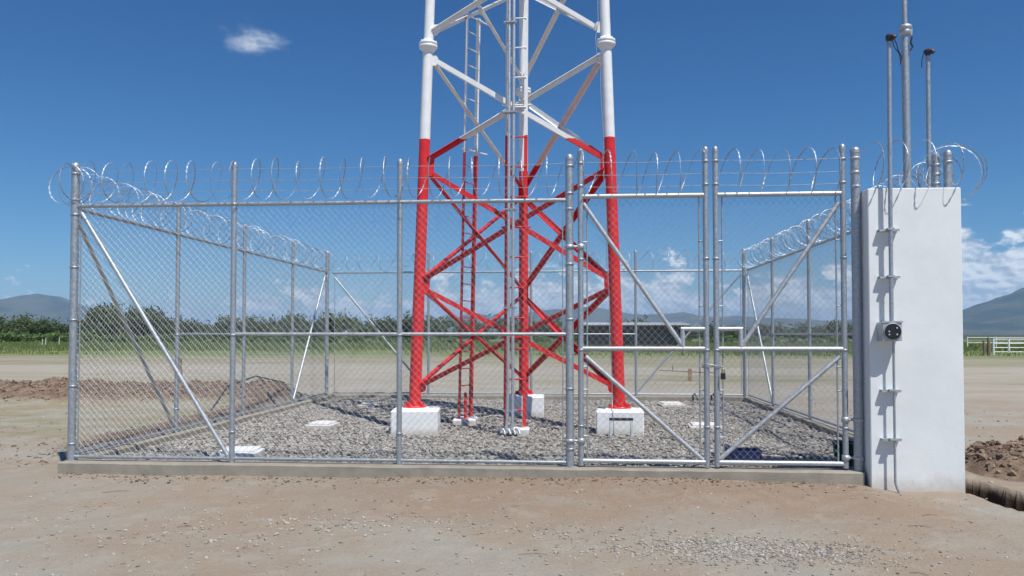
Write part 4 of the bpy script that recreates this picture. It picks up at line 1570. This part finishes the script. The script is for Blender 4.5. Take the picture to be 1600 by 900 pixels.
for i, (p, hh, lab) in enumerate([(1509, 1.15, 'thin dark wooden post right of the wall before the corral'), (1516, 1.35, 'stout dark wooden post at the end of the white corral')]):
    x = (p - 893) / FPX * 62
    m = MB()
    m.tube([(x, 62, -0.1), (x + 0.03, 62, hh * 0.6), (x - 0.02, 62, hh)], [0.10 + 0.04 * i, 0.09 + 0.04 * i, 0.07], 8, smooth=False)
    tag(m.build('wooden_post', M_WOOD, loc=(x, 62, 0)), lab, 'post', 'dark wooden posts by the corral')
tk = empty('water_tank', ((1579 - 893) / FPX * 80, 80, 0), 'small black tank on legs behind the white corral', 'tank')
x = (1579 - 893) / FPX * 80
MB().lathe((x, 80, 1.15), [(0.42, 0), (0.45, 0.05), (0.45, 0.5), (0.38, 0.62), (0.1, 0.66)], 16).build('barrel', M_BLACK, tk)
for dx_, dy2 in ((-0.3, -0.3), (0.3, -0.3), (-0.3, 0.3), (0.3, 0.3)):
    MB().tube([(x + dx_, 80 + dy2, 0), (x + dx_, 80 + dy2, 1.16)], 0.04, 6).build('leg', M_WOOD, tk)

GP = 'pale posts of a field fence at far left'
PO = ['first', 'second', 'third']
for i, (p, y_) in enumerate([(28, 96), (34, 94), (57, 100)]):
    x = (p - 893) / FPX * y_
    m = MB()
    m.tube([(x, y_, -0.1), (x + 0.02, y_, 1.0 + 0.1 * (i % 3))], 0.035, 6)
    tag(m.build('fence_post', M_PIPE_WHITE, loc=(x, y_, 0)), 'thin pale field post in the left meadow, %s from the left' % PO[i], 'post', GP)


# ------------------------------------------------------------------ mountains
def mountain_mat(name, c0, c1):
    m, t, b = material(name, 0.95, 0, 0.1)
    pos = t.n('ShaderNodeNewGeometry').outputs['Position']
    f = t.noise(pos, 0.0022, 7, 0.62)
    g = t.noise(t.n('ShaderNodeMapping', {0: pos, 3: (1, 1, 3)}).outputs[0], 0.009, 6, 0.65)
    c = t.mix(t.ss(t.m('ADD', t.m('MULTIPLY', f, 0.6), t.m('MULTIPLY', g, 0.4)), 0.42, 0.58), c0, c1)
    link(t, c, b.inputs['Base Color'])
    return m


M_MT = mountain_mat('mountain_scrub', (0.028, 0.045, 0.030), (0.10, 0.095, 0.070))


def mountains(name, Y, depth, pts, seed, rough=0.22, nx_=260, ny_=60):
    """pts: silhouette as (pixel x, metres of height per 1000 m of distance)"""
    p0, p1 = pts[0][0], pts[-1][0]
    p = np.linspace(p0, p1, nx_)
    hgt = np.interp(p, [a for a, _ in pts], [c_ for _, c_ in pts]) / FPX * Y
    v = np.linspace(0, 1, ny_)
    P, Vv = np.meshgrid(p, v)
    Xm = (P - 893) / FPX * Y + 0 * Vv
    Ym = Y + (Vv - 0.5) * depth
    sc = 1.0 / (depth * 0.16)
    n_ = fbm(Xm * sc, Ym * sc, 6, seed, 0.55)
    ridge = 1 - np.abs(2 * fbm(Xm * sc * 0.7 + 5, Ym * sc * 0.7, 6, seed + 9, 0.55) - 1)
    shape = np.clip(1 - np.abs(Vv - 0.5) * 2, 0, 1) ** 0.85
    Zm = np.interp(P, p, hgt) * shape * (1 - rough + rough * 1.6 * ridge * (0.55 + 0.45 * n_)) - 8
    Zm[0] = -12
    Zm[-1] = -12
    ii = np.arange(nx_ * ny_).reshape(ny_, nx_)
    F = np.stack([ii[:-1, :-1], ii[:-1, 1:], ii[1:, 1:], ii[1:, :-1]], -1).reshape(-1, 4)
    o = fast_mesh(name, np.stack([Xm, Ym, Zm], -1), F, M_MT, smooth=True)
    tag(o, kind='structure')
    return o


mountains('mountain_ridge', 5200, 2600, [(-500, 25), (-300, 50), (-120, 38), (-40, 56), (0, 63), (20, 66), (55, 62), (75, 52), (105, 44), (160, 36), (230, 20), (330, 8), (420, 1)], 3)
mountains('mountain_range', 6600, 2600, [(560, 0), (620, 7), (670, 16), (700, 24), (730, 33), (748, 36), (775, 30), (800, 29), (840, 37), (870, 42), (925, 44), (950, 38), (985, 33), (1020, 31), (1048, 35),
                                        (1068, 36), (1100, 31), (1150, 29), (1180, 27), (1240, 25), (1290, 22), (1340, 28), (1420, 34), (1480, 18)], 13, 0.25, 320)
mountains('mountain_ridge', 4600, 2600, [(1240, 0), (1330, 16), (1400, 28), (1470, 37), (1500, 46), (1530, 54), (1560, 68), (1600, 78), (1660, 82), (1760, 80), (1900, 70), (2100, 60), (2300, 20)], 23)

# ------------------------------------------------------------------ haze
hz_ = MB()
hz_.box(-14000, 14000, -3500, 16000, -60, 400)
mh = bpy.data.materials.new('haze')
mh.use_nodes = True
t = NT(mh.node_tree)
pv = t.n('ShaderNodeVolumePrincipled', {'Color': (0.46, 0.70, 1.0, 1), 'Density': 0.0001, 'Anisotropy': 0.0})
t.n('ShaderNodeOutputMaterial', {'Volume': pv.outputs[0]})
ho = hz_.build('haze', mh)
tag(ho, 'pale blue haze over the plain and mountains', 'haze', kind='stuff')
